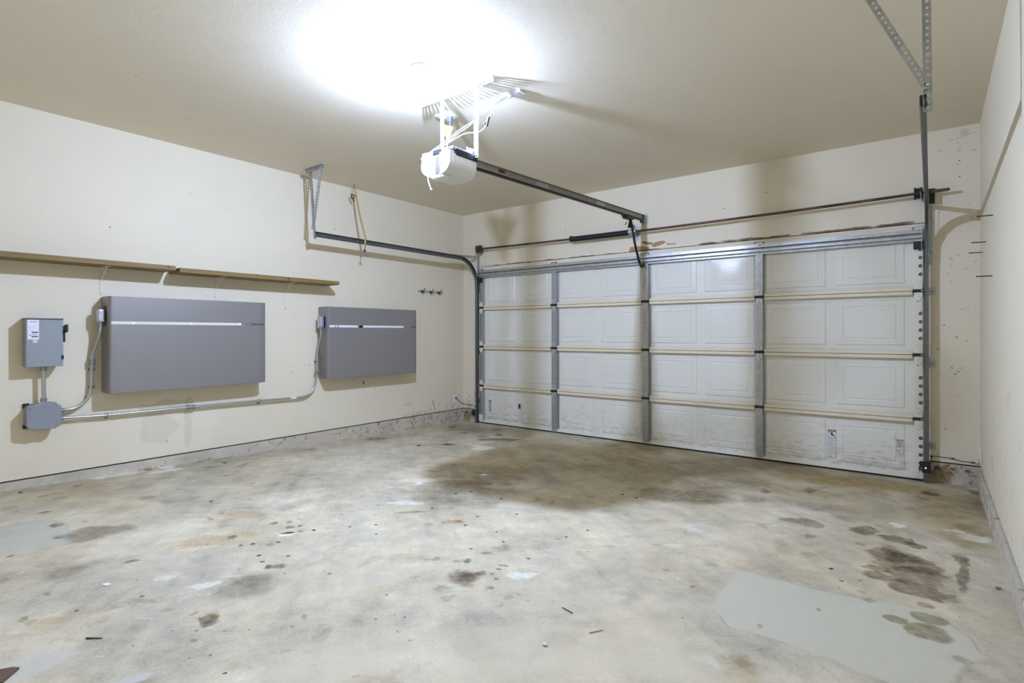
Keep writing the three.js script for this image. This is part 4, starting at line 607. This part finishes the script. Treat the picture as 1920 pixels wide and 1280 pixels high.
// ---------------------------------------------------------------- battery cabinets
const font = await new FontLoader().loadAsync('fonts/droid/droid_sans_bold.typeface.json');
function batteryFace(z0, z1, d) { return (z) => { const e = 0.075, h = 0.016, a = Math.max(0, (z0 + e - z) / e), b = Math.max(0, (z - (z1 - h)) / h); return d - 0.017 * a * a - 0.008 * b * b; }; }
function battery(z0, z1, y0, y1, d, label, opt) {
  const t = thing('battery_cabinet', label, 'battery cabinet', [0.0, y0, (z0 + z1) / 2]);
  const f = batteryFace(z0, z1, d), s = new THREE.Shape(), N = 140;
  s.moveTo(0.012, -z0 - 0.002); for (let i = 0; i <= N; i++) { const z = z0 + (z1 - z0) * i / N; const r = Math.min(1, Math.min(i, N - i) / 1.5); s.lineTo(f(z) - 0.008 * (1 - r) ** 2, -z); } s.lineTo(0.012, -z1 + 0.002); s.closePath();
  const g = new THREE.ExtrudeGeometry(s, { depth: y1 - y0 - 0.006, bevelEnabled: true, bevelSize: 0.003, bevelThickness: 0.003, bevelSegments: 2, curveSegments: 4 }).rotateX(-Math.PI / 2).translate(0, y0 + 0.003, 0);
  const body = part(t, 'cover', g, opt.mat);
  part(t, 'wall_mount', box(0.0005, 0.014, y0 + 0.03, y1 - 0.03, z0 + 0.03, z1 - 0.03), M.dark);
  // light bar that follows the face
  const bar = (za, zb, y, h, off, cap) => { const P = [], n = Math.max(2, Math.ceil((zb - za) / 0.02)), pos = []; for (let i = 0; i <= n; i++) { const z = za + (zb - za) * i / n; let hh = h / 2; if (cap) { const q = Math.min(z - za, zb - z); if (q < h / 2) hh = Math.sqrt(Math.max(0.0001, (h / 2) ** 2 - (h / 2 - q) ** 2)); } P.push([f(z) + 0.003 + off, z, hh]); } for (let i = 0; i < n; i++) { const [xa, a, ha] = P[i], [xb, b, hb] = P[i + 1]; pos.push(xa, y - ha, a, xa, y + ha, a, xb, y + hb, b, xa, y - ha, a, xb, y + hb, b, xb, y - hb, b); } const q = new THREE.BufferGeometry(); q.setAttribute('position', new THREE.Float32BufferAttribute(pos, 3)); q.computeVertexNormals(); const q2 = q.clone().translate(-0.003, 0, 0); return [q, q2]; };
  const lb = part(t, 'light_bar', bar(opt.bar[0], opt.bar[1], opt.barY, 0.023, 0.0022, true), opt.barMat, 'pale horizontal light bar');
  for (const z of opt.leds ?? []) sub(t, lb, 'indicator_light', sph(f(z) + 0.0045, opt.barY, z, 0.0055, 10), ledMat);
  for (const [za, zb, m] of opt.marks ?? []) sub(t, lb, 'light_bar_gap', bar(za, zb, opt.barY, 0.023, 0.0032), m);
  // maker's name
  const tx = new TextGeometry('ENPHASE', { font, size: opt.ts, depth: 0.0008, curveSegments: 3 }); tx.computeBoundingBox(); const tw = tx.boundingBox.max.x;
  const scl = (opt.txt[0] - opt.txt[1]) / tw; tx.scale(scl, 1, 1);
  const bend = (q) => { const p = q.attributes.position; for (let i = 0; i < p.count; i++) { const z = opt.txt[0] - p.getX(i), y = p.getY(i) + opt.barY - opt.ts / 2, o = p.getZ(i); p.setXYZ(i, f(z) + 0.0032 + o, y, z); } q.computeVertexNormals(); return q; };
  part(t, 'lettering', bend(tx.toNonIndexed ? (tx.index ? tx.toNonIndexed() : tx) : tx), opt.inkMat, 'dark printed maker name');
  if (opt.icon) {
    const a = opt.ts * 1.35, bx = (xa, xb, ya, yb) => box(xa, xb, ya, yb, 0, 0.0008);
    const g2 = [bx(-a * 1.6, -a * 0.5, a * 0.8, a * 0.92), bx(-a * 1.6, -a * 0.5, -a * 0.12, 0), bx(-a * 1.6, -a * 1.48, -a * 0.12, a * 0.92), bx(-a * 0.58, -a * 0.5, 0, a * 0.8), bx(-a * 1.35, -a * 0.75, a * 0.34, a * 0.46)].map(q => bend(q.toNonIndexed()));
    part(t, 'emblem', g2, std([0.42, 0.09, 0.05], 0.5), 'orange-red square emblem');
  }
  // side port where the conduit enters
  part(t, 'conduit_port', [rbox(0.06, 0.14, opt.port[0] + 0.1, opt.port[1], z1 - 0.012, z1 + 0.004, 0.004)], M.blackPaint);
  return t;
}
const ledMat = new THREE.MeshStandardMaterial({ color: 0xffffff, emissive: new THREE.Color().setRGB(0.55, 0.95, 1), emissiveIntensity: 1.2, roughness: 0.4 });
const batMat = (c, r, m) => new THREE.MeshStandardMaterial({ color: new THREE.Color().setRGB(...c), roughness: r, metalness: m });
battery(2.996, 4.259, 0.768, 1.532, 0.19, 'grey battery cabinet beside the disconnect box, three lit dots on its pale bar', { mat: batMat([0.285, 0.266, 0.25], 0.4, 0.45), bar: [3.235, 4.247], barY: 1.3225, barMat: std([0.74, 0.70, 0.62], 0.45), leds: [4.098, 3.673, 3.252], ts: 0.02, txt: [3.148, 3.018], inkMat: std([0.03, 0.03, 0.04], 0.6), icon: true, port: [1.20, 1.46] });
const gapDark = std([0.10, 0.10, 0.12], 0.5);
battery(1.048, 2.312, 0.749, 1.523, 0.185, 'grey battery cabinet nearer the garage door, its pale bar broken by dark gaps', { mat: batMat([0.285, 0.266, 0.25], 0.4, 0.45), bar: [1.271, 2.300], barY: 1.3135, barMat: std([0.84, 0.85, 0.84], 0.4), marks: [[2.222, 2.230, gapDark], [2.188, 2.198, gapDark], [1.865, 1.935, gapDark], [1.888, 1.912, M.black]], ts: 0.018, txt: [1.155, 1.062], inkMat: std([0.06, 0.06, 0.07], 0.6), icon: false, port: [1.2, 1.42] });

// ---------------------------------------------------------------- disconnect switch, junction box, conduits
{
  const z0 = 4.531, z1 = 4.742, y0 = 0.996, y1 = 1.348, d = 0.135;
  const t = thing('disconnect_switch', 'grey wall-mounted electrical disconnect box with white label and black handle', 'disconnect box', [0, y0, (z0 + z1) / 2]);
  const gm = std([0.285, 0.31, 0.315], 0.45, 0.1);
  part(t, 'enclosure', rbox(0.002, d - 0.006, y0 + 0.003, y1 - 0.004, z0 + 0.004, z1 - 0.004, 0.003), gm);
  part(t, 'cover', [rbox(d - 0.028, d, y0, y1 - 0.006, z0, z1, 0.003), box(0.05, d - 0.004, y0, y0 + 0.003, z0 + 0.001, z1 - 0.001)], gm);
  part(t, 'rain_hood', rbox(0.002, d + 0.006, y1 - 0.006, y1 + 0.002, z0 - 0.001, z1 + 0.001, 0.002), std([0.09, 0.1, 0.11], 0.5), 'dark hood strip along the top');
  const h = part(t, 'handle', [rbox(0.085, 0.115, 1.175, 1.262, z0 - 0.018, z0 - 0.006, 0.004), rbox(0.095, 0.165, 1.245, 1.30, z0 - 0.02, z0 - 0.008, 0.005), cyl([0.10, 1.245, z0 - 0.006], [0.10, 1.245, z0 + 0.002], 0.016)], M.black, 'black switch handle');
  sub(t, h, 'handle_grip', rbox(0.135, 0.165, 1.25, 1.306, z0 - 0.024, z0 - 0.006, 0.005), M.black);
  part(t, 'latch', [rbox(d - 0.004, d + 0.008, 1.047, 1.077, z0 - 0.002, z0 + 0.01, 0.002)], M.black, 'small black latch');
  const lw = 0.063, lh = 0.142, lz = 4.734, ly = 1.338;
  part(t, 'label', uvMap(box(d, d + 0.001, ly - lh, ly, lz - lw, lz), (x, y, z) => [(lz - z) / lw, (y - ly + lh) / lh]), printed(lw, lh, (c, w, h2) => {
    c.fillStyle = '#e9e8ee'; c.fillRect(0, 0, w, h2); c.fillStyle = '#16204e'; c.font = 'bold 44px sans-serif'; c.textAlign = 'center'; c.fillText('EATON', w * 0.52, h2 * 0.13, w * 0.74);
    lines(c, 30, h2 * 0.31, w - 60, 3, h2 * 0.1, '#b9bac4', 10);
    c.fillStyle = '#4a1420'; c.fillRect(w * 0.34, h2 * 0.61, w * 0.6, h2 * 0.05); c.fillRect(w * 0.34, h2 * 0.82, w * 0.6, h2 * 0.05);
    c.fillStyle = '#b59aa4'; c.fillRect(w * 0.4, h2 * 0.67, w * 0.5, h2 * 0.025); c.fillStyle = '#9a9aa6'; c.fillRect(w * 0.34, h2 * 0.73, w * 0.5, h2 * 0.03); c.fillRect(w * 0.36, h2 * 0.885, w * 0.5, h2 * 0.025);
    c.fillStyle = '#3a3a40'; c.beginPath(); c.arc(w * 0.22, h2 * 0.78, w * 0.06, 0, 7); c.fill();
  }), 'white printed label with blue maker name and dark red bars');
  part(t, 'oval_sticker', uvMap(new THREE.CylinderGeometry(0.5, 0.5, 0.001, 24).scale(0.022, 1, 0.027).rotateZ(Math.PI / 2).translate(d + 0.0006, 1.183, 4.693), (x, y, z) => [(4.693 - z) / 0.027 + 0.5, (y - 1.183) / 0.022 + 0.5]), printed(0.03, 0.026, (c, w, h2) => { c.fillStyle = '#efe3e4'; c.fillRect(0, 0, w, h2); c.fillStyle = '#3a3a5c'; c.fillRect(w * 0.2, h2 * 0.35, w * 0.3, h2 * 0.22); c.fillStyle = '#a04a50'; c.fillRect(w * 0.5, h2 * 0.42, w * 0.25, h2 * 0.16); }, 128), 'small white oval sticker');
}
const conn = (a, b, r, m = 0) => [cyl(a, b, r, 14)];
{
  const t = thing('junction_box', 'grey rounded junction box low on the wall below the disconnect', 'junction box', [0, 0.53, 4.64]);
  const s = new THREE.Shape();   // outline seen from the front: (-z, y)
  const O = [[-4.735, 0.565], [-4.735, 0.70], [-4.728, 0.712], [-4.70, 0.714], [-4.692, 0.724], [-4.60, 0.726], [-4.588, 0.732], [-4.57, 0.728], [-4.562, 0.712], [-4.546, 0.705], [-4.541, 0.69], [-4.541, 0.565], [-4.55, 0.552], [-4.566, 0.546], [-4.576, 0.535], [-4.588, 0.54], [-4.625, 0.545], [-4.64, 0.538], [-4.68, 0.54], [-4.69, 0.55], [-4.715, 0.548]];
  O.forEach(([z, y], i) => i ? s.lineTo(z, y) : s.moveTo(z, y)); s.closePath();
  const jm = std([0.27, 0.275, 0.29], 0.5, 0.15);
  const ex = (dep, x, k) => { const c = [-4.638, 0.63], q = new THREE.Shape(); O.forEach(([z, y], i) => { const a = c[0] + (z - c[0]) * k, b = c[1] + (y - c[1]) * k; i ? q.lineTo(a, b) : q.moveTo(a, b); }); q.closePath(); return new THREE.ExtrudeGeometry(q, { depth: dep, bevelEnabled: true, bevelSize: 0.003, bevelThickness: 0.003, bevelSegments: 2 }).rotateY(Math.PI / 2).translate(x, 0, 0); };
  part(t, 'body', ex(0.088, 0.004, 0.93), jm);
  part(t, 'cover', ex(0.022, 0.102, 0.985), jm);
  parts(t, 'mounting_lug', [rbox(0.002, 0.016, 0.69, 0.725, 4.70, 4.738, 0.004), rbox(0.002, 0.016, 0.54, 0.57, 4.70, 4.738, 0.004)], M.blackPaint);
  parts(t, 'cover_screw', [[4.72, 0.695], [4.572, 0.715], [4.72, 0.56], [4.565, 0.56]].map(([z, y]) => sph(0.127, y, z, 0.0055, 8)), M.fitting);
}
{
  const t = thing('conduit', 'short vertical metal conduit joining the disconnect to the junction box below', 'conduit', [0.06, 0.73, 4.632]);
  part(t, 'pipe', cyl([0.07, 0.738, 4.63], [0.07, 0.985, 4.634], 0.0135, 16), M.emt);
  for (const [y0, y1] of [[0.733, 0.764], [0.962, 0.993]]) part(t, 'fitting', [cyl([0.07, y0, 4.632], [0.07, y1, 4.632], 0.019, 16), cyl([0.07, y0 + 0.009, 4.632], [0.07, y0 + 0.017, 4.632], 0.0225, 6)], M.fitting);
}
function strap(t, z, y, vert) { const ps = part(t, 'pipe_strap', vert ? [rbox(0.001, 0.003, y - 0.011, y + 0.011, z - 0.035, z + 0.012, 0.0008), new THREE.TorusGeometry(0.0155, 0.003, 6, 14, Math.PI).rotateX(Math.PI / 2).rotateY(Math.PI / 2).translate(0.04, y, z), box(0.002, 0.041, y - 0.003, y + 0.003, z - 0.0185, z - 0.0125)] : [rbox(0.001, 0.003, y - 0.035, y + 0.012, z - 0.011, z + 0.011, 0.0008), new THREE.TorusGeometry(0.0155, 0.003, 6, 14, Math.PI).rotateZ(-Math.PI / 2).translate(0.04, y, z), box(0.002, 0.041, y - 0.0185, y - 0.0125, z - 0.003, z + 0.003)], M.fitting); sub(t, ps, 'screw', vert ? sph(0.0065, y, z - 0.026, 0.006, 8) : sph(0.0065, y - 0.026, z, 0.006, 8), M.fitting); }
{
  const t = thing('conduit', 'bent metal conduit curving up from the junction box to the cabinet with lit dots', 'conduit', [0.045, 0.66, 4.53]);
  part(t, 'pipe', tube([[0.058, 0.658, 4.52], [0.05, 0.658, 4.48], [0.044, 0.667, 4.435], [0.041, 0.70, 4.385], [0.04, 0.75, 4.35], [0.04, 0.82, 4.337], [0.04, 0.92, 4.334], [0.041, 1.0, 4.332]], 0.0125, 60, 14), M.emt);
  part(t, 'flexible_end', tube([[0.041, 1.03, 4.331], [0.046, 1.08, 4.327], [0.065, 1.15, 4.312], [0.088, 1.21, 4.300], [0.1, 1.26, 4.293], [0.1, 1.31, 4.293]], 0.0115, 40, 12), M.emt);
  part(t, 'fitting', [cyl([0.041, 0.99, 4.332], [0.041, 1.037, 4.331], 0.0185, 16), cyl([0.041, 0.996, 4.332], [0.041, 1.006, 4.332], 0.022, 16), cyl([0.041, 1.023, 4.331], [0.041, 1.033, 4.331], 0.022, 16)], M.fitting);
  part(t, 'fitting', [cyl([0.062, 0.6585, 4.5355], [0.056, 0.658, 4.512], 0.018, 14)], M.fitting);
  part(t, 'fitting', [cyl([0.1, 1.293, 4.293], [0.1, 1.328, 4.294], 0.016, 14), cyl([0.1, 1.30, 4.293], [0.1, 1.308, 4.293], 0.019, 14)], M.fitting);
  part(t, 'conduit_body', [new RoundedBoxGeometry(0.05, 0.105, 0.05, 3, 0.012).translate(0.1, 1.378, 4.292), rbox(0.078, 0.122, 1.335, 1.42, 4.267, 4.275, 0.003)], M.zinc, 'bright cast elbow body');
  strap(t, 4.335, 0.955, true); strap(t, 4.337, 0.815, true);
}
{
  const t = thing('conduit', 'long horizontal metal conduit running along the wall to the cabinet nearer the door', 'conduit', [0.04, 0.59, 4.53]);
  part(t, 'pipe', tube([[0.05, 0.598, 4.52], [0.04, 0.59, 4.40], [0.04, 0.584, 4.2], [0.04, 0.581, 3.6], [0.04, 0.574, 3.0], [0.04, 0.567, 2.62], [0.04, 0.568, 2.53], [0.04, 0.585, 2.46], [0.04, 0.63, 2.405], [0.04, 0.70, 2.372], [0.04, 0.79, 2.36], [0.04, 0.86, 2.356]], 0.0115, 110, 14), M.emt);
  part(t, 'flexible_end', tube([[0.04, 0.83, 2.357], [0.041, 0.95, 2.354], [0.046, 1.02, 2.352], [0.068, 1.11, 2.35], [0.09, 1.18, 2.345], [0.1, 1.24, 2.343], [0.1, 1.29, 2.343]], 0.0125, 50, 12), M.emt);
  part(t, 'fitting', [cyl([0.04, 0.5805, 3.645], [0.04, 0.5795, 3.575], 0.0165, 14), cyl([0.04, 0.5805, 3.64], [0.04, 0.5805, 3.628], 0.02, 14), cyl([0.04, 0.5798, 3.592], [0.04, 0.5798, 3.58], 0.02, 14)], M.fitting);
  part(t, 'fitting', [cyl([0.04, 0.79, 2.36], [0.04, 0.835, 2.357], 0.018, 14), cyl([0.04, 0.795, 2.36], [0.04, 0.803, 2.36], 0.021, 14)], M.fitting);
  part(t, 'fitting', [cyl([0.05, 0.598, 4.5355], [0.046, 0.596, 4.51], 0.0165, 14)], M.fitting);
  part(t, 'fitting', [cyl([0.1, 1.26, 2.343], [0.1, 1.30, 2.343], 0.017, 14)], M.fitting);
  part(t, 'pipe_tag', cyl([0.04, 0.5685, 2.66], [0.04, 0.5675, 2.60], 0.0128, 14), M.sticker, 'white sticker wrapped on the pipe');
  part(t, 'conduit_body', [new RoundedBoxGeometry(0.048, 0.12, 0.046, 3, 0.012).translate(0.1, 1.36, 2.341), rbox(0.07, 0.09, 1.29, 1.42, 2.352, 2.37, 0.004)], std([0.5, 0.5, 0.58], 0.35, 0.6), 'cast elbow body');
  strap(t, 4.23, 0.584, false); strap(t, 2.98, 0.574, false); strap(t, 2.353, 0.93, true);
}
// ---------------------------------------------------------------- hook rail, outlets, sensors, strap, nails
{
  const t = thing('hook_rail', 'small chrome hook rail with three double hooks on the left wall', 'hook rail', [0, 1.785, 0.64]);
  part(t, 'rail', rbox(0.001, 0.008, 1.772, 1.797, 0.42, 0.868, 0.002), M.zinc);
  for (const z of [0.80, 0.65, 0.50]) { part(t, 'hook', [tube([[0.008, 1.788, z], [0.035, 1.785, z], [0.05, 1.795, z], [0.056, 1.815, z]], 0.005, 16), tube([[0.008, 1.778, z], [0.022, 1.762, z], [0.036, 1.758, z], [0.042, 1.772, z]], 0.005, 16), rbox(0.007, 0.012, 1.765, 1.80, z - 0.018, z + 0.018, 0.002), sph(0.056, 1.817, z, 0.007, 8)], std([0.10, 0.11, 0.10], 0.3, 0.7)); }
}
{
  const t = thing('wall_outlet', 'white wall outlet low on the left wall near the door corner', 'outlet', [0, 0.324, 0.177]);
  part(t, 'cover_plate', rbox(0.001, 0.007, 0.266, 0.382, 0.14, 0.212, 0.003), M.whitePlastic);
  for (const y of [0.302, 0.346]) { part(t, 'socket', [rbox(0.006, 0.0085, y - 0.014, y + 0.014, 0.16, 0.192, 0.004)], M.white); }
  const w = thing('sensor_wire', 'thin brown wire strung from the left wall outlet to the photo sensor', 'wire', [0.01, 0.25, 0.06]);
  part(w, 'wire', tube([[0.012, 0.335, 0.175], [0.012, 0.32, 0.14], [0.01, 0.27, 0.08], [0.01, 0.243, 0.03], [0.03, 0.235, 0.01], [0.12, 0.232, 0.008], [0.2, 0.222, 0.008], [0.27, 0.205, 0.012]], 0.003, 50, 6), M.wireDark);
  part(w, 'wire_plug', [rbox(0.008, 0.03, 0.325, 0.345, 0.166, 0.184, 0.003)], M.wireDark); parts(w, 'staple', [sph(0.012, 0.243, 0.03, 0.009, 8), sph(0.16, 0.229, 0.008, 0.008, 8)], M.wireDark);
}
{
  const t = thing('photo_sensor', 'black door photo sensor on a low bracket at the left track', 'sensor', [0.25, 0.14, 0.05]);
  part(t, 'sensor_body', rbox(0.225, 0.285, 0.10, 0.165, 0.02, 0.085, 0.006), M.black); part(t, 'sensor_bracket', [box(0.19, 0.30, 0.155, 0.168, 0.013, 0.024), cyl([0.284, 0.13, 0.05], [0.292, 0.13, 0.05], 0.014)], M.black);
}
{
  const t = thing('photo_sensor', 'black door photo sensor with lit white dot at the right track', 'sensor', [5.23, 0.13, 0.12]);
  part(t, 'sensor_body', rbox(5.203, 5.262, 0.095, 0.175, 0.098, 0.135, 0.005), M.black); part(t, 'sensor_bracket', [box(5.19, 5.262, 0.135, 0.18, 0.0945, 0.099), box(5.255, 5.262, 0.12, 0.16, 0.014, 0.1), rbox(5.186, 5.2, 0.105, 0.14, 0.1, 0.125, 0.003)], M.black);
  part(t, 'indicator_light', sph(5.23, 0.134, 0.1355, 0.006, 10), new THREE.MeshStandardMaterial({ color: 0xffffff, emissive: 0xeefff8, emissiveIntensity: 1.0 }), 'small lit white dot');
}
{
  const w = thing('sensor_wire', 'thin dark wire stapled along the wall at the right door corner', 'wire', [5.4, 0.21, 0.01]);
  part(w, 'wire', tube([[5.262, 0.165, 0.05], [5.268, 0.20, 0.012], [5.29, 0.217, 0.006], [5.35, 0.215, 0.006], [5.405, 0.212, 0.006], [5.46, 0.20, 0.006], [5.53, 0.198, 0.006], [5.555, 0.192, 0.012], [5.566, 0.205, 0.05], [5.566, 0.25, 0.07]], 0.0028, 60, 6), M.wireDark);
  parts(w, 'staple', [[5.268, 0.213], [5.405, 0.213], [5.53, 0.199]].map(([x, y]) => rbox(x - 0.01, x + 0.01, y - 0.007, y + 0.007, 0.001, 0.011, 0.002)), M.wireDark);
  const t = thing('wall_outlet', 'narrow edge-on white outlet low on the right wall at the corner', 'outlet', [W, 0.27, 0.09]);
  part(t, 'cover_plate', rbox(W - 0.009, W - 0.001, 0.215, 0.34, 0.05, 0.125, 0.003), M.whitePlastic); parts(t, 'socket', [rbox(W - 0.0105, W - 0.008, 0.24, 0.27, 0.07, 0.105, 0.003), rbox(W - 0.0105, W - 0.008, 0.285, 0.315, 0.07, 0.105, 0.003)], M.white);
}
{
  const t = thing('hanging_strap', 'yellow strap with red hook hanging from the ceiling over the left track', 'strap', [0.144, H, 1.952]);
  part(t, 'ceiling_hook', [cyl([0.144, H - 0.001, 1.952], [0.15, H - 0.05, 1.953], 0.004, 8), tube([[0.15, H - 0.045, 1.953], [0.16, H - 0.07, 1.955], [0.168, H - 0.085, 1.957]], 0.004, 12)], std([0.16, 0.10, 0.06], 0.6, 0.3));
  const ribbon = (pts, w) => { const g = tube(pts, 1, 40, 8), c = new THREE.CatmullRomCurve3(pts.map(p => V(...p))), p = g.attributes.position; const cen = c.getSpacedPoints(40); for (let i = 0; i < p.count; i++) { const q = cen[Math.min(40, Math.floor(i / 9))], d = V(p.getX(i), p.getY(i), p.getZ(i)).sub(q); p.setXYZ(i, q.x + d.x * 0.003, q.y + d.y * 0.004, q.z + d.z * w); } g.computeVertexNormals(); return g; };
  part(t, 'webbing', ribbon([[0.165, H - 0.07, 1.955], [0.205, 2.72, 1.96], [0.25, 2.56, 1.96], [0.305, 2.40, 1.957], [0.344, 2.29, 1.955], [0.347, 2.21, 1.955]], 0.012), M.yellow);
  part(t, 'red_hook', [new THREE.TorusGeometry(0.02, 0.006, 8, 18).rotateY(0.6).translate(0.155, 2.765, 1.975), tube([[0.135, 2.80, 1.985], [0.14, 2.76, 1.982], [0.16, 2.735, 1.975], [0.175, 2.71, 1.968]], 0.006, 20)], std([0.16, 0.02, 0.02], 0.5), 'dark red knotted hook');
  part(t, 'strap_tip', [tube([[0.347, 2.205, 1.955], [0.349, 2.17, 1.958], [0.342, 2.15, 1.962]], 0.004, 10), rbox(0.334, 0.358, 2.13, 2.155, 1.955, 1.972, 0.004)], std([0.07, 0.02, 0.02], 0.5), 'dark metal tip');
}
{
  const N = [[1.147, 1.975, 'long nail sticking out of the right wall, topmost of the four nails'], [0.597, 1.88, 'long nail sticking out of the right wall, second of the four from the top'], [0.26, 1.845, 'long nail sticking out of the right wall, third from the top and nearest the corner'], [1.104, 1.597, 'long nail sticking out of the right wall, lowest of the four nails']];
  for (const [z, y, label] of N) solo('nail', [cyl([W, y, z], [W - 0.075, y + 0.001, z], 0.0034, 8), cyl([W - 0.075, y + 0.001, z], [W - 0.078, y + 0.001, z], 0.0055, 10)], M.blackPaint, label, 'nail');
}
// ---------------------------------------------------------------- litter on the floor
const chipShape = (pts, d) => { const s = new THREE.Shape(); pts.forEach(([x, y], i) => i ? s.lineTo(x, y) : s.moveTo(x, y)); s.closePath(); return new THREE.ExtrudeGeometry(s, { depth: d, bevelEnabled: true, bevelSize: 0.001, bevelThickness: 0.001, bevelSegments: 1 }).rotateX(-Math.PI / 2); };
const put = (q, x, z, r = 0) => (Array.isArray(q) ? mergeGeometries(q.map(clean)) : q).rotateY(r).translate(x, floorY(x, z) + 0.0012, z);
solo('paint_chip', put(chipShape([[-0.02, -0.008], [0.012, -0.012], [0.024, 0.002], [0.004, 0.01], [-0.012, 0.008]], 0.002), 2.335, 4.877, 0.4), M.white, 'white paint chip lying on the floor in the left foreground', 'paint chip');
solo('pebble', put(new THREE.IcosahedronGeometry(0.009, 1).scale(1.1, 0.6, 0.9).translate(0, 0.004, 0), 4.145, 4.044), std([0.7, 0.68, 0.62], 0.8), 'tiny pale pebble on the bare concrete in the centre foreground', 'pebble');
solo('twig', put(cyl([-0.03, 0.0025, 0], [0.03, 0.0025, 0.006], 0.0028, 6, 0.0018), 2.827, 5.051, 0.75), M.dark, 'short dark twig on the floor at the lower left', 'twig');
solo('twig', put(tube([[-0.03, 0.003, 0.0], [-0.005, 0.003, 0.003], [0.03, 0.003, 0.008]], 0.002, 10, 6), 4.074, 3.769, -0.1), M.dark, 'thin bent dark twig on the floor right of the spattered stain', 'twig');
solo('nail', put([cyl([-0.03, 0.002, 0], [0.03, 0.002, 0], 0.0015, 6)], 4.247, 3.843, 1.0), M.wireDark, 'thin wire nail lying loose on the floor in the foreground', 'nail');
solo('screw_cap', put([cyl([-0.008, 0.006, 0], [0.008, 0.006, 0], 0.0065, 10), cyl([0.008, 0.006, 0], [0.014, 0.006, 0], 0.004, 8)], 5.51, 2.339, 0.5), std([0.5, 0.42, 0.3], 0.35, 0.8), 'small shiny brass cap on the floor against the right curb', 'cap');
solo('cardboard_scrap', put(chipShape([[-0.05, -0.05], [0.018, -0.045], [0.022, 0.03], [0.0, 0.036], [-0.05, 0.028]], 0.006), 2.87, 5.303, 0.9), std([0.12, 0.07, 0.045], 0.85), 'dark brown scrap on the floor at the bottom left corner', 'scrap');

renderer.render(scene, camera);
